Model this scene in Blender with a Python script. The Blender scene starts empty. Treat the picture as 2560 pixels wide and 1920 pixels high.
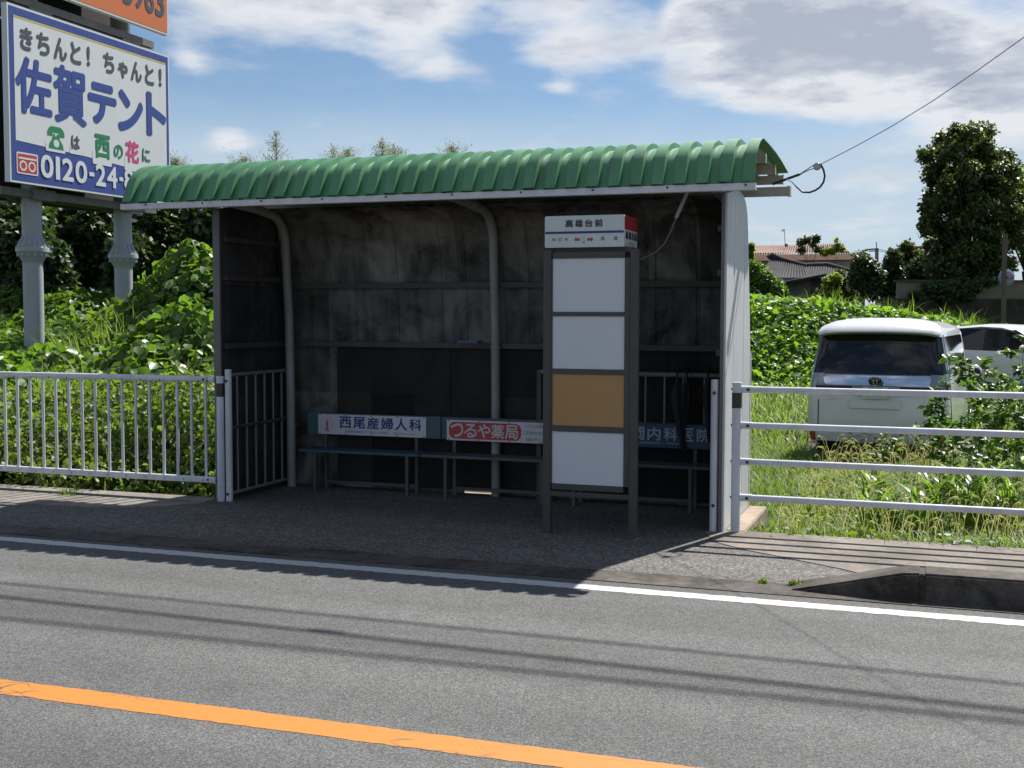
import bpy, bmesh, math, random
import numpy as np
from mathutils import Vector, Matrix
R = math.radians
random.seed(7)
rng = np.random.default_rng(11)
scene = bpy.context.scene
COL = scene.collection

# ------------------------------------------------------------------ camera
CAM_H, YAW, PITCH, ROLL, FPX = 1.637, 19.531, 3.362, 0.138, 2999.78
cam = bpy.data.objects.new('camera', bpy.data.cameras.new('camera'))
COL.objects.link(cam)
cam.data.sensor_width = 36
cam.data.lens = 36 * FPX / 2560
cam.data.clip_start, cam.data.clip_end = 0.1, 5000
cam.matrix_world = Matrix.Translation((0, 0, CAM_H)) @ Matrix.Rotation(R(YAW), 4, 'Z') @ Matrix.Rotation(R(90 - PITCH), 4, 'X') @ Matrix.Rotation(R(ROLL), 4, 'Z')
scene.camera = cam

# ------------------------------------------------------------------ light
SUN = Vector((0.26, 0.79, 1.0)).normalized()
SUN_EL = math.asin(SUN.z)
SUN_AZ = math.atan2(SUN.x, SUN.y)
sun = bpy.data.objects.new('sun', bpy.data.lights.new('sun', 'SUN'))
COL.objects.link(sun)
sun.data.energy = 5.0
sun.data.angle = R(0.53)
sun.data.color = (1.0, 0.955, 0.89)
sun.rotation_euler = SUN.to_track_quat('Z', 'Y').to_euler()
sun.location = (0, 0, 30)

scene.view_settings.view_transform = 'Standard'
scene.view_settings.look = 'None'
scene.view_settings.exposure = 0.75
scene.view_settings.gamma = 1.0
scene.view_settings.use_curve_mapping = False
scene.cycles.max_bounces = 6
scene.cycles.transparent_max_bounces = 8
scene.cycles.caustics_reflective = False
scene.cycles.caustics_refractive = False

def W(px, py, D):
    """world point seen at photo pixel (px,py) at D metres in front of the camera plane"""
    u, v = (px - 1280) / FPX, (py - 960) / FPX
    r = R(-ROLL); u, v = u * math.cos(r) - v * math.sin(r), u * math.sin(r) + v * math.cos(r)
    b, a = R(PITCH), R(YAW)
    fw = math.cos(b) - v * math.sin(b); up = -math.sin(b) - v * math.cos(b)
    k = D / fw
    return Vector(((u * math.cos(a) - fw * math.sin(a)) * k, (u * math.sin(a) + fw * math.cos(a)) * k, CAM_H + up * k))

def sky_world():
    w = bpy.data.worlds.new('World'); scene.world = w; w.use_nodes = True
    nt = w.node_tree; nt.nodes.clear(); N = nt.nodes.new; L = nt.links.new
    out = N('ShaderNodeOutputWorld'); bg = N('ShaderNodeBackground'); L(bg.outputs[0], out.inputs[0])
    sky = N('ShaderNodeTexSky'); sky.sky_type = 'NISHITA'; sky.sun_disc = False
    sky.sun_elevation = SUN_EL; sky.sun_rotation = SUN_AZ
    sky.air_density = 1.0; sky.dust_density = 0.1; sky.ozone_density = 4.0; sky.altitude = 50
    tc = N('ShaderNodeTexCoord')
    def m(op, a, b=None, c=None, clamp=False):
        n = N('ShaderNodeMath'); n.operation = op; n.use_clamp = clamp
        for i, x in enumerate((a, b, c)):
            if x is None: continue
            if isinstance(x, (int, float)): n.inputs[i].default_value = x
            else: L(x, n.inputs[i])
        return n.outputs[0]
    def smooth(x, lo, hi):
        n = N('ShaderNodeMapRange'); n.interpolation_type = 'SMOOTHSTEP'
        L(x, n.inputs[0]); n.inputs[1].default_value = lo; n.inputs[2].default_value = hi
        return n.outputs[0]
    sep = N('ShaderNodeSeparateXYZ'); L(tc.outputs['Generated'], sep.inputs[0])
    x, y, z = sep.outputs
    az = m('ARCTAN2', x, y); el = m('ARCSINE', z)
    # plane projection for the noise so far clouds flatten
    den = m('ADD', m('MAXIMUM', z, 0.0), 0.16)
    cx = m('DIVIDE', x, den); cy = m('DIVIDE', y, den)
    comb = N('ShaderNodeCombineXYZ'); L(cx, comb.inputs[0]); L(cy, comb.inputs[1])
    def noise(scale, detail, rough, dist=0.0, w4=0.0, off=None):
        n = N('ShaderNodeTexNoise'); n.noise_dimensions = '4D'
        if off is None: L(comb.outputs[0], n.inputs['Vector'])
        else:
            ad = N('ShaderNodeVectorMath'); ad.operation = 'ADD'; L(comb.outputs[0], ad.inputs[0]); ad.inputs[1].default_value = off; L(ad.outputs[0], n.inputs['Vector'])
        n.inputs['W'].default_value = w4; n.inputs['Scale'].default_value = scale; n.inputs['Detail'].default_value = detail
        n.inputs['Roughness'].default_value = rough; n.inputs['Distortion'].default_value = dist
        return n.outputs['Fac']
    n1 = noise(2.7, 11, 0.54, 0.1, 3.1); n1b = noise(2.7, 6, 0.54, 0.1, 3.1, (0.05, -0.13, 0))
    n2 = noise(1.1, 6, 0.55, 0.0, 7.7)
    n3 = noise(8.0, 9, 0.58, 0.1, 1.3); n3b = noise(8.0, 5, 0.58, 0.1, 1.3, (0.02, -0.05, 0))
    def blob(px, py, rx, ry, s):
        # px of the photograph -> azimuth/elevation of that piece of sky
        d = W(px, py, 1.0) - Vector((0, 0, CAM_H)); d.normalize()
        a0, e0 = math.atan2(d.x, d.y), math.asin(d.z)
        p = m('DIVIDE', m('SUBTRACT', az, a0), rx / 2900); q = m('DIVIDE', m('SUBTRACT', el, e0), ry / 2900)
        e = m('ADD', m('MULTIPLY', p, p), m('MULTIPLY', q, q))
        return m('MULTIPLY', m('EXPONENT', m('MULTIPLY', e, -1.0)), s)
    BL = [(640, 15, 240, 75, .34), (1010, 70, 170, 110, .33), (1150, 10, 500, 45, .22), (1120, 170, 140, 45, .30), (1420, 110, 140, 85, .36), (1950, 90, 330, 120, .46),
          (2260, 150, 300, 140, .40), (1880, 200, 200, 50, .24), (2520, 270, 170, 110, .38), (470, 150, 60, 50, .34), (575, 352, 55, 32, .30),
          (560, 250, -1, 1, 0), (1230, 245, 60, 22, .2), (1400, 218, 40, 16, .22), (2100, 265, 120, 40, .24), (660, 170, 150, 22, .16),
          (700, 240, 300, 55, -.25), (1150, 290, 260, 45, -.22), (1650, 190, 130, 60, -.22), (900, 30, 60, 60, -.16), (1640, 30, 30, 70, -.12)]
    acc = None
    for b in BL:
        if b[4] == 0: continue
        o = blob(*b); acc = o if acc is None else m('ADD', acc, o)
    # the cloud bank stands to the north; unseen cloud added overhead and behind to brighten and neutralise shade
    clear = m('ADD', m('MULTIPLY', smooth(y, 0.45, -0.1), 0.10), m('MULTIPLY', smooth(z, 0.40, 0.7), 0.06))
    f = m('ADD', m('ADD', m('MULTIPLY', m('SUBTRACT', n1, 0.5), 1.15), acc), clear)
    f = m('ADD', f, m('MULTIPLY', m('SUBTRACT', n3, 0.5), 0.26))
    mask = smooth(f, 0.04, 0.36)
    # thin veil near the horizon
    veil = m('MULTIPLY', smooth(m('ADD', el, m('MULTIPLY', m('SUBTRACT', n2, .5), 0.05)), 0.180, 0.120), 0.78)
    streak = m('MULTIPLY', smooth(n3, 0.42, 0.75), 0.10)
    veil = m('ADD', veil, streak, None, True)
    # thick parts are greyer underneath
    thick = smooth(m('ADD', m('ADD', f, m('MULTIPLY', m('SUBTRACT', n2, .5), 0.9)), m('MULTIPLY', m('SUBTRACT', n3, .5), .35)), 0.28, 0.80)
    # edges turned to the sun are white, the sides away from it grey
    lit = m('ADD', m('MULTIPLY', m('SUBTRACT', n1b, n1), 2.4), m('MULTIPLY', m('SUBTRACT', n3b, n3), 0.9))
    thick = m('SUBTRACT', thick, lit, None, True)
    ramp = N('ShaderNodeMix'); ramp.data_type = 'RGBA'; L(thick, ramp.inputs[0])
    ramp.inputs[6].default_value = (0.49 / SKYK, 0.50 / SKYK, 0.52 / SKYK, 1); ramp.inputs[7].default_value = (0.265 / SKYK, 0.290 / SKYK, 0.345 / SKYK, 1)
    v1 = N('ShaderNodeMix'); v1.data_type = 'RGBA'; L(veil, v1.inputs[0]); L(sky.outputs[0], v1.inputs[6])
    v1.inputs[7].default_value = (0.325 / SKYK, 0.39 / SKYK, 0.46 / SKYK, 1)
    v2 = N('ShaderNodeMix'); v2.data_type = 'RGBA'; L(m('MULTIPLY', mask, 0.93), v2.inputs[0]); L(v1.outputs[2], v2.inputs[6]); L(ramp.outputs[2], v2.inputs[7])
    L(v2.outputs[2], bg.inputs['Color'])
    bg.inputs['Strength'].default_value = SKYK
SKYK = 0.055          # strength of the Nishita sky
sky_world()

# ------------------------------------------------------------------ scene helpers
def tag(o, label=None, cat=None, group=None, kind=None):
    if label: o['label'] = label
    if cat: o['category'] = cat
    if group: o['group'] = group
    if kind: o['kind'] = kind
    return o
ORG = {}
def thing(name, label, cat, loc=(0, 0, 0), rz=0.0, group=None):
    o = bpy.data.objects.new(name, None); COL.objects.link(o)
    o.location = loc; o.rotation_euler = (0, 0, rz); o.empty_display_size = 0.2
    ORG[o.name] = (Vector(loc), rz)
    return tag(o, label, cat, group)
def copy_tree(o, parent=None):
    c = o.copy(); COL.objects.link(c)
    if parent is not None: c.parent = parent
    for ch in list(o.children): copy_tree(ch, c)
    return c

class MB:
    """collects shapes into one mesh"""
    def __init__(self): self.v = []; self.f = []; self.m = []; self.mi = 0
    def add(self, vs, fs):
        b = len(self.v); self.v += [tuple(p) for p in vs]
        for f in fs: self.f.append(tuple(i + b for i in f)); self.m.append(self.mi)
        return self
    def box(self, x0, x1, y0, y1, z0, z1, M=None):
        vs = [Vector(p) for p in ((x0,y0,z0),(x1,y0,z0),(x1,y1,z0),(x0,y1,z0),(x0,y0,z1),(x1,y0,z1),(x1,y1,z1),(x0,y1,z1))]
        if M is not None: vs = [M @ p for p in vs]
        return self.add(vs, ((3,2,1,0),(4,5,6,7),(0,1,5,4),(1,2,6,5),(2,3,7,6),(3,0,4,7)))
    def rbox(self, x0, x1, y0, y1, z0, z1, r, axis='x', n=3):
        """box with edges along `axis` rounded"""
        A = {'x': ((y0,y1),(z0,z1)), 'y': ((x0,x1),(z0,z1)), 'z': ((x0,x1),(y0,y1))}[axis]
        pts = rrect(A[0][0], A[0][1], A[1][0], A[1][1], r, n)
        lo, hi = {'x': (x0,x1), 'y': (y0,y1), 'z': (z0,z1)}[axis]
        return self.prism(pts, lo, hi, axis)
    def prism(self, pts, lo, hi, axis='y'):
        def P(a, b, c):
            return (c, a, b) if axis == 'x' else ((a, c, b) if axis == 'y' else (a, b, c))
        n = len(pts); vs = [P(a, b, lo) for a, b in pts] + [P(a, b, hi) for a, b in pts]
        fs = [(i, (i+1) % n, n + (i+1) % n, n + i) for i in range(n)] + [tuple(range(n))[::-1], tuple(range(n, 2*n))]
        return self.add(vs, fs)
    def tube(self, pts, r, n=10, caps=True, r1=None):
        pts = [Vector(p) for p in pts]; k = len(pts); up = None; rings = []
        for i, p in enumerate(pts):
            t = (pts[min(i+1, k-1)] - pts[max(i-1, 0)]).normalized()
            if up is None:
                a = Vector((0, 0, 1)) if abs(t.z) < .9 else Vector((1, 0, 0)); up = t.cross(a).normalized()
            up = (up - t * up.dot(t)).normalized(); b = t.cross(up)
            rr = r if r1 is None else r + (r1 - r) * i / (k - 1)
            if isinstance(r, (list, tuple)): rr = r[i]
            rings.append([p + (up * math.cos(6.28319*j/n) + b * math.sin(6.28319*j/n)) * rr for j in range(n)])
        vs = [q for rg in rings for q in rg]
        fs = [(i*n+j, i*n+(j+1) % n, (i+1)*n+(j+1) % n, (i+1)*n+j) for i in range(k-1) for j in range(n)]
        if caps: fs += [tuple(range(n))[::-1], tuple(range((k-1)*n, k*n))]
        return self.add(vs, fs)
    def lathe(self, prof, c=(0, 0, 0), n=20):
        c = Vector(c); k = len(prof)
        vs = [c + Vector((r*math.cos(6.28319*j/n), r*math.sin(6.28319*j/n), z)) for r, z in prof for j in range(n)]
        fs = [(i*n+j, i*n+(j+1) % n, (i+1)*n+(j+1) % n, (i+1)*n+j) for i in range(k-1) for j in range(n)]
        fs += [tuple(range(n))[::-1], tuple(range((k-1)*n, k*n))]
        return self.add(vs, fs)
    def disc(self, c, nrm, r, th, n=16):
        nrm = Vector(nrm).normalized(); c = Vector(c)
        return self.tube([c, c + nrm*th], r, n)
    def grid(self, P):
        """P[i][j] points"""
        a, b = len(P), len(P[0])
        return self.add([q for row in P for q in row], [(i*b+j, i*b+j+1, (i+1)*b+j+1, (i+1)*b+j) for i in range(a-1) for j in range(b-1)])
    def sphere(self, c, r, n=10, k=7, s=(1, 1, 1)):
        c = Vector(c); vs = []
        for i in range(k+1):
            a = math.pi*i/k
            for j in range(n):
                vs.append(c + Vector((r*s[0]*math.sin(a)*math.cos(6.28319*j/n), r*s[1]*math.sin(a)*math.sin(6.28319*j/n), r*s[2]*math.cos(a))))
        return self.add(vs, [(i*n+j, (i+1)*n+j, (i+1)*n+(j+1) % n, i*n+(j+1) % n) for i in range(k) for j in range(n)])
    def build(self, name, mats, parent=None, smooth=None, bevel=0, local=False):
        me = bpy.data.meshes.new(name)
        vs = self.v
        if parent is not None and not local:
            p = parent
            while p.parent is not None: p = p.parent
            o, rz = ORG[p.name]; c, s = math.cos(-rz), math.sin(-rz)
            vs = [((x-o.x)*c - (y-o.y)*s, (x-o.x)*s + (y-o.y)*c, z-o.z) for x, y, z in vs]
        me.from_pydata(vs, [], self.f); me.update()
        bm = bmesh.new(); bm.from_mesh(me); bmesh.ops.recalc_face_normals(bm, faces=bm.faces)
        if bevel: bmesh.ops.bevel(bm, geom=[e for e in bm.edges if e.is_manifold and e.calc_face_angle(0) > .6], offset=bevel, segments=2, affect='EDGES', clamp_overlap=True)
        bm.to_mesh(me); bm.free()
        if not isinstance(mats, (list, tuple)): mats = [mats]
        for x in mats: me.materials.append(x)
        if len(mats) > 1 and not bevel: me.polygons.foreach_set('material_index', self.m)
        if smooth:
            me.polygons.foreach_set('use_smooth', [True]*len(me.polygons)); me.set_sharp_from_angle(angle=R(smooth))
        ob = bpy.data.objects.new(name, me); COL.objects.link(ob)
        if parent is not None: ob.parent = parent
        return ob

def rrect(x0, x1, y0, y1, r, n=4):
    pts = []
    for cx, cy, a in ((x1-r, y0+r, -90), (x1-r, y1-r, 0), (x0+r, y1-r, 90), (x0+r, y0+r, 180)):
        for i in range(n+1):
            t = R(a + 90*i/n); pts.append((cx + r*math.cos(t), cy + r*math.sin(t)))
    return pts

def np_mesh(name, V, F, mats, parent=None, rnd=None, smooth=False):
    """V (n,3); F list of index arrays (m,k); rnd per-face float"""
    if parent is not None:
        p = parent
        while p.parent is not None: p = p.parent
        V = V - np.array(ORG[p.name][0])
    me = bpy.data.meshes.new(name); me.vertices.add(len(V)); me.vertices.foreach_set('co', np.ascontiguousarray(V, np.float32).ravel())
    loops = np.concatenate([f.ravel() for f in F]); tot = np.concatenate([np.full(len(f), f.shape[1]) for f in F])
    st = np.concatenate([[0], np.cumsum(tot)[:-1]])
    me.loops.add(len(loops)); me.loops.foreach_set('vertex_index', loops.astype(np.int32))
    me.polygons.add(len(tot)); me.polygons.foreach_set('loop_start', st.astype(np.int32)); me.polygons.foreach_set('loop_total', tot.astype(np.int32))
    if smooth: me.polygons.foreach_set('use_smooth', np.ones(len(tot), bool))
    if rnd is not None:
        a = me.attributes.new('rnd', 'FLOAT', 'FACE'); a.data.foreach_set('value', np.asarray(rnd, np.float32))
    me.update(calc_edges=True)
    if not isinstance(mats, (list, tuple)): mats = [mats]
    for x in mats: me.materials.append(x)
    ob = bpy.data.objects.new(name, me); COL.objects.link(ob)
    if parent is not None: ob.parent = parent
    return ob

def fbm(x, y, s=1.0, seed=0, octs=4):
    r = np.random.default_rng(seed); o = np.zeros_like(np.asarray(x, float)); a = 1.0; f = s
    for _ in range(octs):
        for _ in range(4):
            t = r.uniform(0, 6.283); p = r.uniform(0, 6.283); k = f*r.uniform(.7, 1.3)
            o = o + a*.35*np.sin((x*math.cos(t) + y*math.sin(t))*k + p)
        a *= .55; f *= 2.03
    return o

# lettering: flat painted glyphs fitted into a box on a panel
def lettering(body, org, ud, vd, box, mat, parent, bold=0.0, name='lettering', lift=None, chars=None):
    """body fitted into box (u0,u1,v0,v1); org + u*ud + v*vd; chars: list of boxes, one for each character"""
    # bold: the same strokes painted again a hair's breadth aside
    NRM = Vector(ud).cross(Vector(vd)).normalized(); e = bold*.8
    SH = [(0, 0)] if bold < .001 else [(0, 0), (e, 0), (-e, 0), (0, e), (0, -e), (e*.7, e*.7), (-e*.7, e*.7), (e*.7, -e*.7), (-e*.7, -e*.7)]
    GL = [[] for _ in SH]; FS = []
    items = [(body, box)] if chars is None else list(zip(body, chars))
    for txt, (u0, u1, v0, v1) in items:
        c = bpy.data.curves.new('glyphs', 'FONT'); c.body = txt; c.resolution_u = 4
        o = bpy.data.objects.new('glyphs', c); COL.objects.link(o)
        dg = bpy.context.evaluated_depsgraph_get(); me = bpy.data.meshes.new_from_object(o.evaluated_get(dg))
        b = len(GL[0]); xs = [v.co.x for v in me.vertices]; ys = [v.co.y for v in me.vertices]
        if not xs: continue
        ax, bx, ay, by = min(xs), max(xs), min(ys), max(ys)
        for v in me.vertices:
            u = u0 + (v.co.x - ax)/max(bx - ax, 1e-6)*(u1 - u0); w = v0 + (v.co.y - ay)/max(by - ay, 1e-6)*(v1 - v0)
            for q in range(len(SH)): GL[q].append(Vector(org) + Vector(ud)*(u + SH[q][0]) + Vector(vd)*(w + SH[q][1]) + NRM*(.0004*q))
        FS += [tuple(i + b for i in p.vertices) for p in me.polygons]
        bpy.data.objects.remove(o); bpy.data.curves.remove(c); bpy.data.meshes.remove(me)
    mb = MB()
    for q in range(len(SH)): mb.add(GL[q], FS)
    return mb.build(name, mat, parent)
def flat(pts, org, ud, vd, mat, parent, name):
    """one flat painted shape given by its outline in panel coordinates"""
    mb = MB(); vs = [Vector(org) + Vector(ud)*u + Vector(vd)*v for u, v in pts]; mb.add(vs, [tuple(range(len(vs)))])
    return mb.build(name, mat, parent)
def ell(u, v, a, b, n=24): return [(u + a*math.cos(6.28319*i/n), v + b*math.sin(6.28319*i/n)) for i in range(n)]
def ringfaces(u, v, a, b, w, org, ud, vd, mat, parent, name, n=24):
    mb = MB(); vs = []
    for i in range(n):
        t = 6.28319*i/n
        for k in (0, w): vs.append(Vector(org) + Vector(ud)*(u + (a-k)*math.cos(t)) + Vector(vd)*(v + (b-k)*math.sin(t)))
    mb.add(vs, [(2*i, 2*((i+1) % n), 2*((i+1) % n)+1, 2*i+1) for i in range(n)])
    return mb.build(name, mat, parent)

# ------------------------------------------------------------------ materials
def nmat(name):
    m = bpy.data.materials.new(name); m.use_nodes = True; nt = m.node_tree
    return m, nt, nt.nodes['Principled BSDF'], nt.nodes.new, nt.links.new
def mixc(nt, fac, a, b, mode='MIX'):
    n = nt.nodes.new('ShaderNodeMix'); n.data_type = 'RGBA'; n.blend_type = mode
    for i, x in ((0, fac), (6, a), (7, b)):
        if isinstance(x, (int, float)): n.inputs[i].default_value = x
        elif isinstance(x, (tuple, list)): n.inputs[i].default_value = (*x[:3], 1)
        else: nt.links.new(x, n.inputs[i])
    return n.outputs[2]
def mmath(nt, op, a, b=None, clamp=False):
    n = nt.nodes.new('ShaderNodeMath'); n.operation = op; n.use_clamp = clamp
    for i, x in enumerate((a, b)):
        if x is None: continue
        if isinstance(x, (int, float)): n.inputs[i].default_value = x
        else: nt.links.new(x, n.inputs[i])
    return n.outputs[0]
def mrange(nt, x, lo, hi, a=0.0, b=1.0):
    n = nt.nodes.new('ShaderNodeMapRange'); nt.links.new(x, n.inputs[0])
    for i, q in enumerate((lo, hi, a, b)): n.inputs[i+1].default_value = q
    return n.outputs[0]
def tnoise(nt, scale, detail=4, rough=.55, vec=None, dist=0.0):
    n = nt.nodes.new('ShaderNodeTexNoise'); n.inputs['Scale'].default_value = scale; n.inputs['Detail'].default_value = detail
    n.inputs['Roughness'].default_value = rough; n.inputs['Distortion'].default_value = dist
    if vec is not None: nt.links.new(vec, n.inputs['Vector'])
    return n.outputs['Fac']
def tvor(nt, scale, feature='F1', vec=None, out='Color'):
    n = nt.nodes.new('ShaderNodeTexVoronoi'); n.feature = feature; n.inputs['Scale'].default_value = scale
    if vec is not None: nt.links.new(vec, n.inputs['Vector'])
    return n.outputs[out]
def posvec(nt, sc=(1, 1, 1)):
    g = nt.nodes.new('ShaderNodeNewGeometry'); mp = nt.nodes.new('ShaderNodeMapping'); nt.links.new(g.outputs['Position'], mp.inputs[0])
    mp.inputs['Scale'].default_value = sc
    return mp.outputs[0]
def bump(nt, bsdf, h, strength=.3, dist=.01):
    b = nt.nodes.new('ShaderNodeBump'); b.inputs['Strength'].default_value = strength; b.inputs['Distance'].default_value = dist
    nt.links.new(h, b.inputs['Height']); nt.links.new(b.outputs[0], bsdf.inputs['Normal'])
def painted(name, col, rough=.5, dirt=.25, dirtcol=(.12, .10, .08), scale=6, metal=0.0, streak=True, bumps=.05, spec=.5):
    """paint with uneven fading and rain-streaked grime"""
    m, nt, b, N, L = nmat(name)
    v = posvec(nt, (1, 1, .25) if streak else (1, 1, 1))
    n = tnoise(nt, scale, 6, .62, v); n2 = tnoise(nt, scale*7, 4, .6, posvec(nt))
    k = mrange(nt, mmath(nt, 'ADD', n, mmath(nt, 'MULTIPLY', n2, .35)), .55, .95, 0, dirt)
    c = mixc(nt, k, col, dirtcol); c = mixc(nt, mrange(nt, n2, .3, .7, 0, .12), c, tuple(min(1, q*1.25) for q in col))
    L(c, b.inputs['Base Color']); b.inputs['Metallic'].default_value = metal; b.inputs['Specular IOR Level'].default_value = spec
    c = mixc(nt, mrange(nt, tnoise(nt, 11, 5, .7, posvec(nt)), .66, .74, 0, dirt), c, (.20, .105, .055))
    L(c, b.inputs['Base Color'])
    L(mrange(nt, n2, .3, .7, rough-.08, rough+.12), b.inputs['Roughness'])
    if bumps: bump(nt, b, n2, bumps, .004)
    return m
def plain(name, col, rough=.5, metal=0.0, spec=.5, coat=0.0, emit=None):
    m, nt, b, N, L = nmat(name)
    n = tnoise(nt, 14, 4, .6, posvec(nt))
    L(mixc(nt, mrange(nt, n, .3, .7, 0, .18), col, tuple(q*.75 for q in col)), b.inputs['Base Color'])
    b.inputs['Roughness'].default_value = rough; b.inputs['Metallic'].default_value = metal; b.inputs['Specular IOR Level'].default_value = spec
    b.inputs['Coat Weight'].default_value = coat
    if emit: b.inputs['Emission Color'].default_value = (*emit[:3], 1); b.inputs['Emission Strength'].default_value = emit[3]
    return m
def asphalt(name, lo, hi, cell=85, warm=(.5, .47, .42)):
    m, nt, b, N, L = nmat(name); v = posvec(nt)
    vc = tvor(nt, cell, vec=v); vd = tvor(nt, cell, vec=v, out='Distance')
    sepc = N('ShaderNodeSeparateColor'); L(vc, sepc.inputs[0])
    big = tnoise(nt, .5, 5, .6, v); mid = tnoise(nt, 5, 5, .65, v); fine = tnoise(nt, 160, 3, .7, v)
    lanes = tnoise(nt, 1.0, 3, .5, posvec(nt, (.03, 1.6, 1)))
    k = mmath(nt, 'POWER', sepc.outputs[0], 2.2)
    k = mmath(nt, 'ADD', mmath(nt, 'MULTIPLY', k, .95), mmath(nt, 'MULTIPLY', mmath(nt, 'SUBTRACT', fine, .5), 1.1), True)
    c = mixc(nt, k, lo, hi)
    c = mixc(nt, mrange(nt, sepc.outputs[1], .82, .86, 0, .45), c, tuple(q*1.6 for q in hi))
    c = mixc(nt, mrange(nt, sepc.outputs[2], .6, .95, 0, .35), c, tuple(q*.35 for q in warm))
    g = mmath(nt, 'ADD', mmath(nt, 'MULTIPLY', mmath(nt, 'SUBTRACT', big, .5), .55), mmath(nt, 'MULTIPLY', mmath(nt, 'SUBTRACT', lanes, .5), 1.1))
    g = mmath(nt, 'ADD', g, mmath(nt, 'MULTIPLY', mmath(nt, 'SUBTRACT', mid, .5), .45))
    hsv = N('ShaderNodeHueSaturation'); L(c, hsv.inputs['Color']); L(mmath(nt, 'ADD', g, 1.0), hsv.inputs['Value'])
    L(hsv.outputs[0], b.inputs['Base Color']); b.inputs['Roughness'].default_value = .85; b.inputs['Specular IOR Level'].default_value = .3
    bump(nt, b, mmath(nt, 'ADD', vd, mmath(nt, 'MULTIPLY', fine, .4)), .30, .003)
    return m
def concrete(name, col, dark=.45, scale=1.6, moss=None, speck=.3, rough=.85):
    m, nt, b, N, L = nmat(name); v = posvec(nt)
    a = tnoise(nt, scale, 8, .65, v); f = tnoise(nt, 90, 4, .7, v); md = tnoise(nt, scale*6, 6, .7, v)
    c = mixc(nt, mrange(nt, mmath(nt, 'ADD', a, mmath(nt, 'MULTIPLY', mmath(nt, 'SUBTRACT', md, .5), .6)), .38, .68, 0, 1), tuple(q*dark for q in col), col)
    c = mixc(nt, mrange(nt, f, .35, .75, 0, speck), c, tuple(q*1.35 for q in col))
    c = mixc(nt, mrange(nt, f, .40, .25, 0, .5), c, tuple(q*.3 for q in col))
    if moss: c = mixc(nt, mrange(nt, md, .52, .66, 0, .8), c, moss)
    L(c, b.inputs['Base Color']); b.inputs['Roughness'].default_value = rough; b.inputs['Specular IOR Level'].default_value = .25
    bump(nt, b, mmath(nt, 'ADD', f, md), .4, .006)
    return m
def leafmat(name, c0, c1, pale, trans, palefrac=.1, rough=.42, tw=.42, dead=None):
    """leaf colours vary leaf by leaf; light comes through them"""
    m, nt, b, N, L = nmat(name)
    at = N('ShaderNodeAttribute'); at.attribute_name = 'rnd'
    r = at.outputs['Fac']
    cr = N('ShaderNodeValToRGB'); L(r, cr.inputs[0]); e = cr.color_ramp.elements
    e[0].position = 0; e[0].color = (*c0, 1); e[1].position = max(.05, 1 - palefrac - .03); e[1].color = (*c1, 1)
    q = cr.color_ramp.elements.new(1 - palefrac + .02); q.color = (*pale, 1)
    if dead: q = cr.color_ramp.elements.new(.985); q.color = (*dead, 1)
    L(cr.outputs[0], b.inputs['Base Color']); b.inputs['Roughness'].default_value = rough; b.inputs['Specular IOR Level'].default_value = .45
    t = N('ShaderNodeBsdfTranslucent')
    L(mixc(nt, mrange(nt, r, 0, 1, 0, .6), trans, tuple(min(1, x*1.5) for x in trans)), t.inputs['Color'])
    mx = N('ShaderNodeMixShader'); mx.inputs[0].default_value = tw; L(b.outputs[0], mx.inputs[1]); L(t.outputs[0], mx.inputs[2])
    L(mx.outputs[0], nt.nodes['Material Output'].inputs['Surface'])
    return m

M = {}
M['asphalt'] = asphalt('asphalt', (.054, .055, .056), (.146, .149, .148), 170)
M['apron'] = asphalt('old asphalt', (.052, .050, .048), (.18, .172, .160), 75)
M['concrete'] = concrete('concrete', (.27, .235, .205), .42, 2.1, (.085, .075, .06))
M['kerbc'] = concrete('kerb concrete', (.12, .105, .092), .22, 2.5)
M['edging'] = concrete('edging concrete', (.26, .235, .21), .45, 2.2)
M['soil'] = concrete('soil', (.085, .066, .042), .5, 1.2, (.05, .075, .018))
M['railw'] = painted('rail paint', (.62, .65, .70), .38, .5, (.28, .25, .22), 9, 0.0)
M['gwhite'] = painted('white shelter paint', (.55, .57, .58), .45, .3, (.30, .29, .26), 5)
M['grime'] = painted('grimy post', (.16, .155, .15), .6, .6, (.05, .045, .04), 6)
M['black'] = plain('black plastic', (.012, .012, .013), .45)
M['bolt'] = plain('bolt', (.05, .05, .055), .45, .6)
M['reflector'] = plain('brown reflector band', (.035, .028, .020), .35)
M['fascia'] = painted('fascia aluminium', (.66, .67, .70), .45, .3, (.15, .14, .14), 6)
M['timber'] = painted('old white boards', (.46, .43, .37), .7, .55, (.20, .16, .11), 9, streak=False)
M['rustyboard'] = painted('rust stained board', (.42, .38, .31), .7, .95, (.22, .07, .02), 5, streak=False)

# ------------------------------------------------------------------ the ground, the road and the pavement
def smooth01(t): t = np.clip(t, 0, 1); return t*t*(3-2*t)
def terrain(x, y):
    x = np.asarray(x, float); y = np.asarray(y, float)
    h = -.10 - .26*smooth01((y - 9.0)/1.2)                              # the field lies lower than the pavement
    left = smooth01((-5.5 - x)/2.5)
    h = h + left*(.22*smooth01((y-9)/1.5) + .06*np.clip(y-10, 0, 7) + .10*np.clip(y-17, 0, 10))
    h = h + .35*smooth01((y-30)/12)*(1-left)
    h = h + np.where(y > 9.6, .05*fbm(x, y, .7, 3), 0)
    far = smooth01((y - 60)/120)
    return h*(1-far) - .2*far
def axis(*seg):
    out = []
    for a, b, n in seg: out += list(np.linspace(a, b, n, endpoint=False))
    return np.array(out + [seg[-1][1]])
gx = axis((-900, -60, 14), (-60, -24, 12), (-24, 8, 110), (8, 40, 16), (40, 900, 12))
gy = axis((-500, -20, 8), (-20, 8.6, 12), (8.6, 20, 60), (20, 50, 50), (50, 200, 12), (200, 1500, 10))
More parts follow.
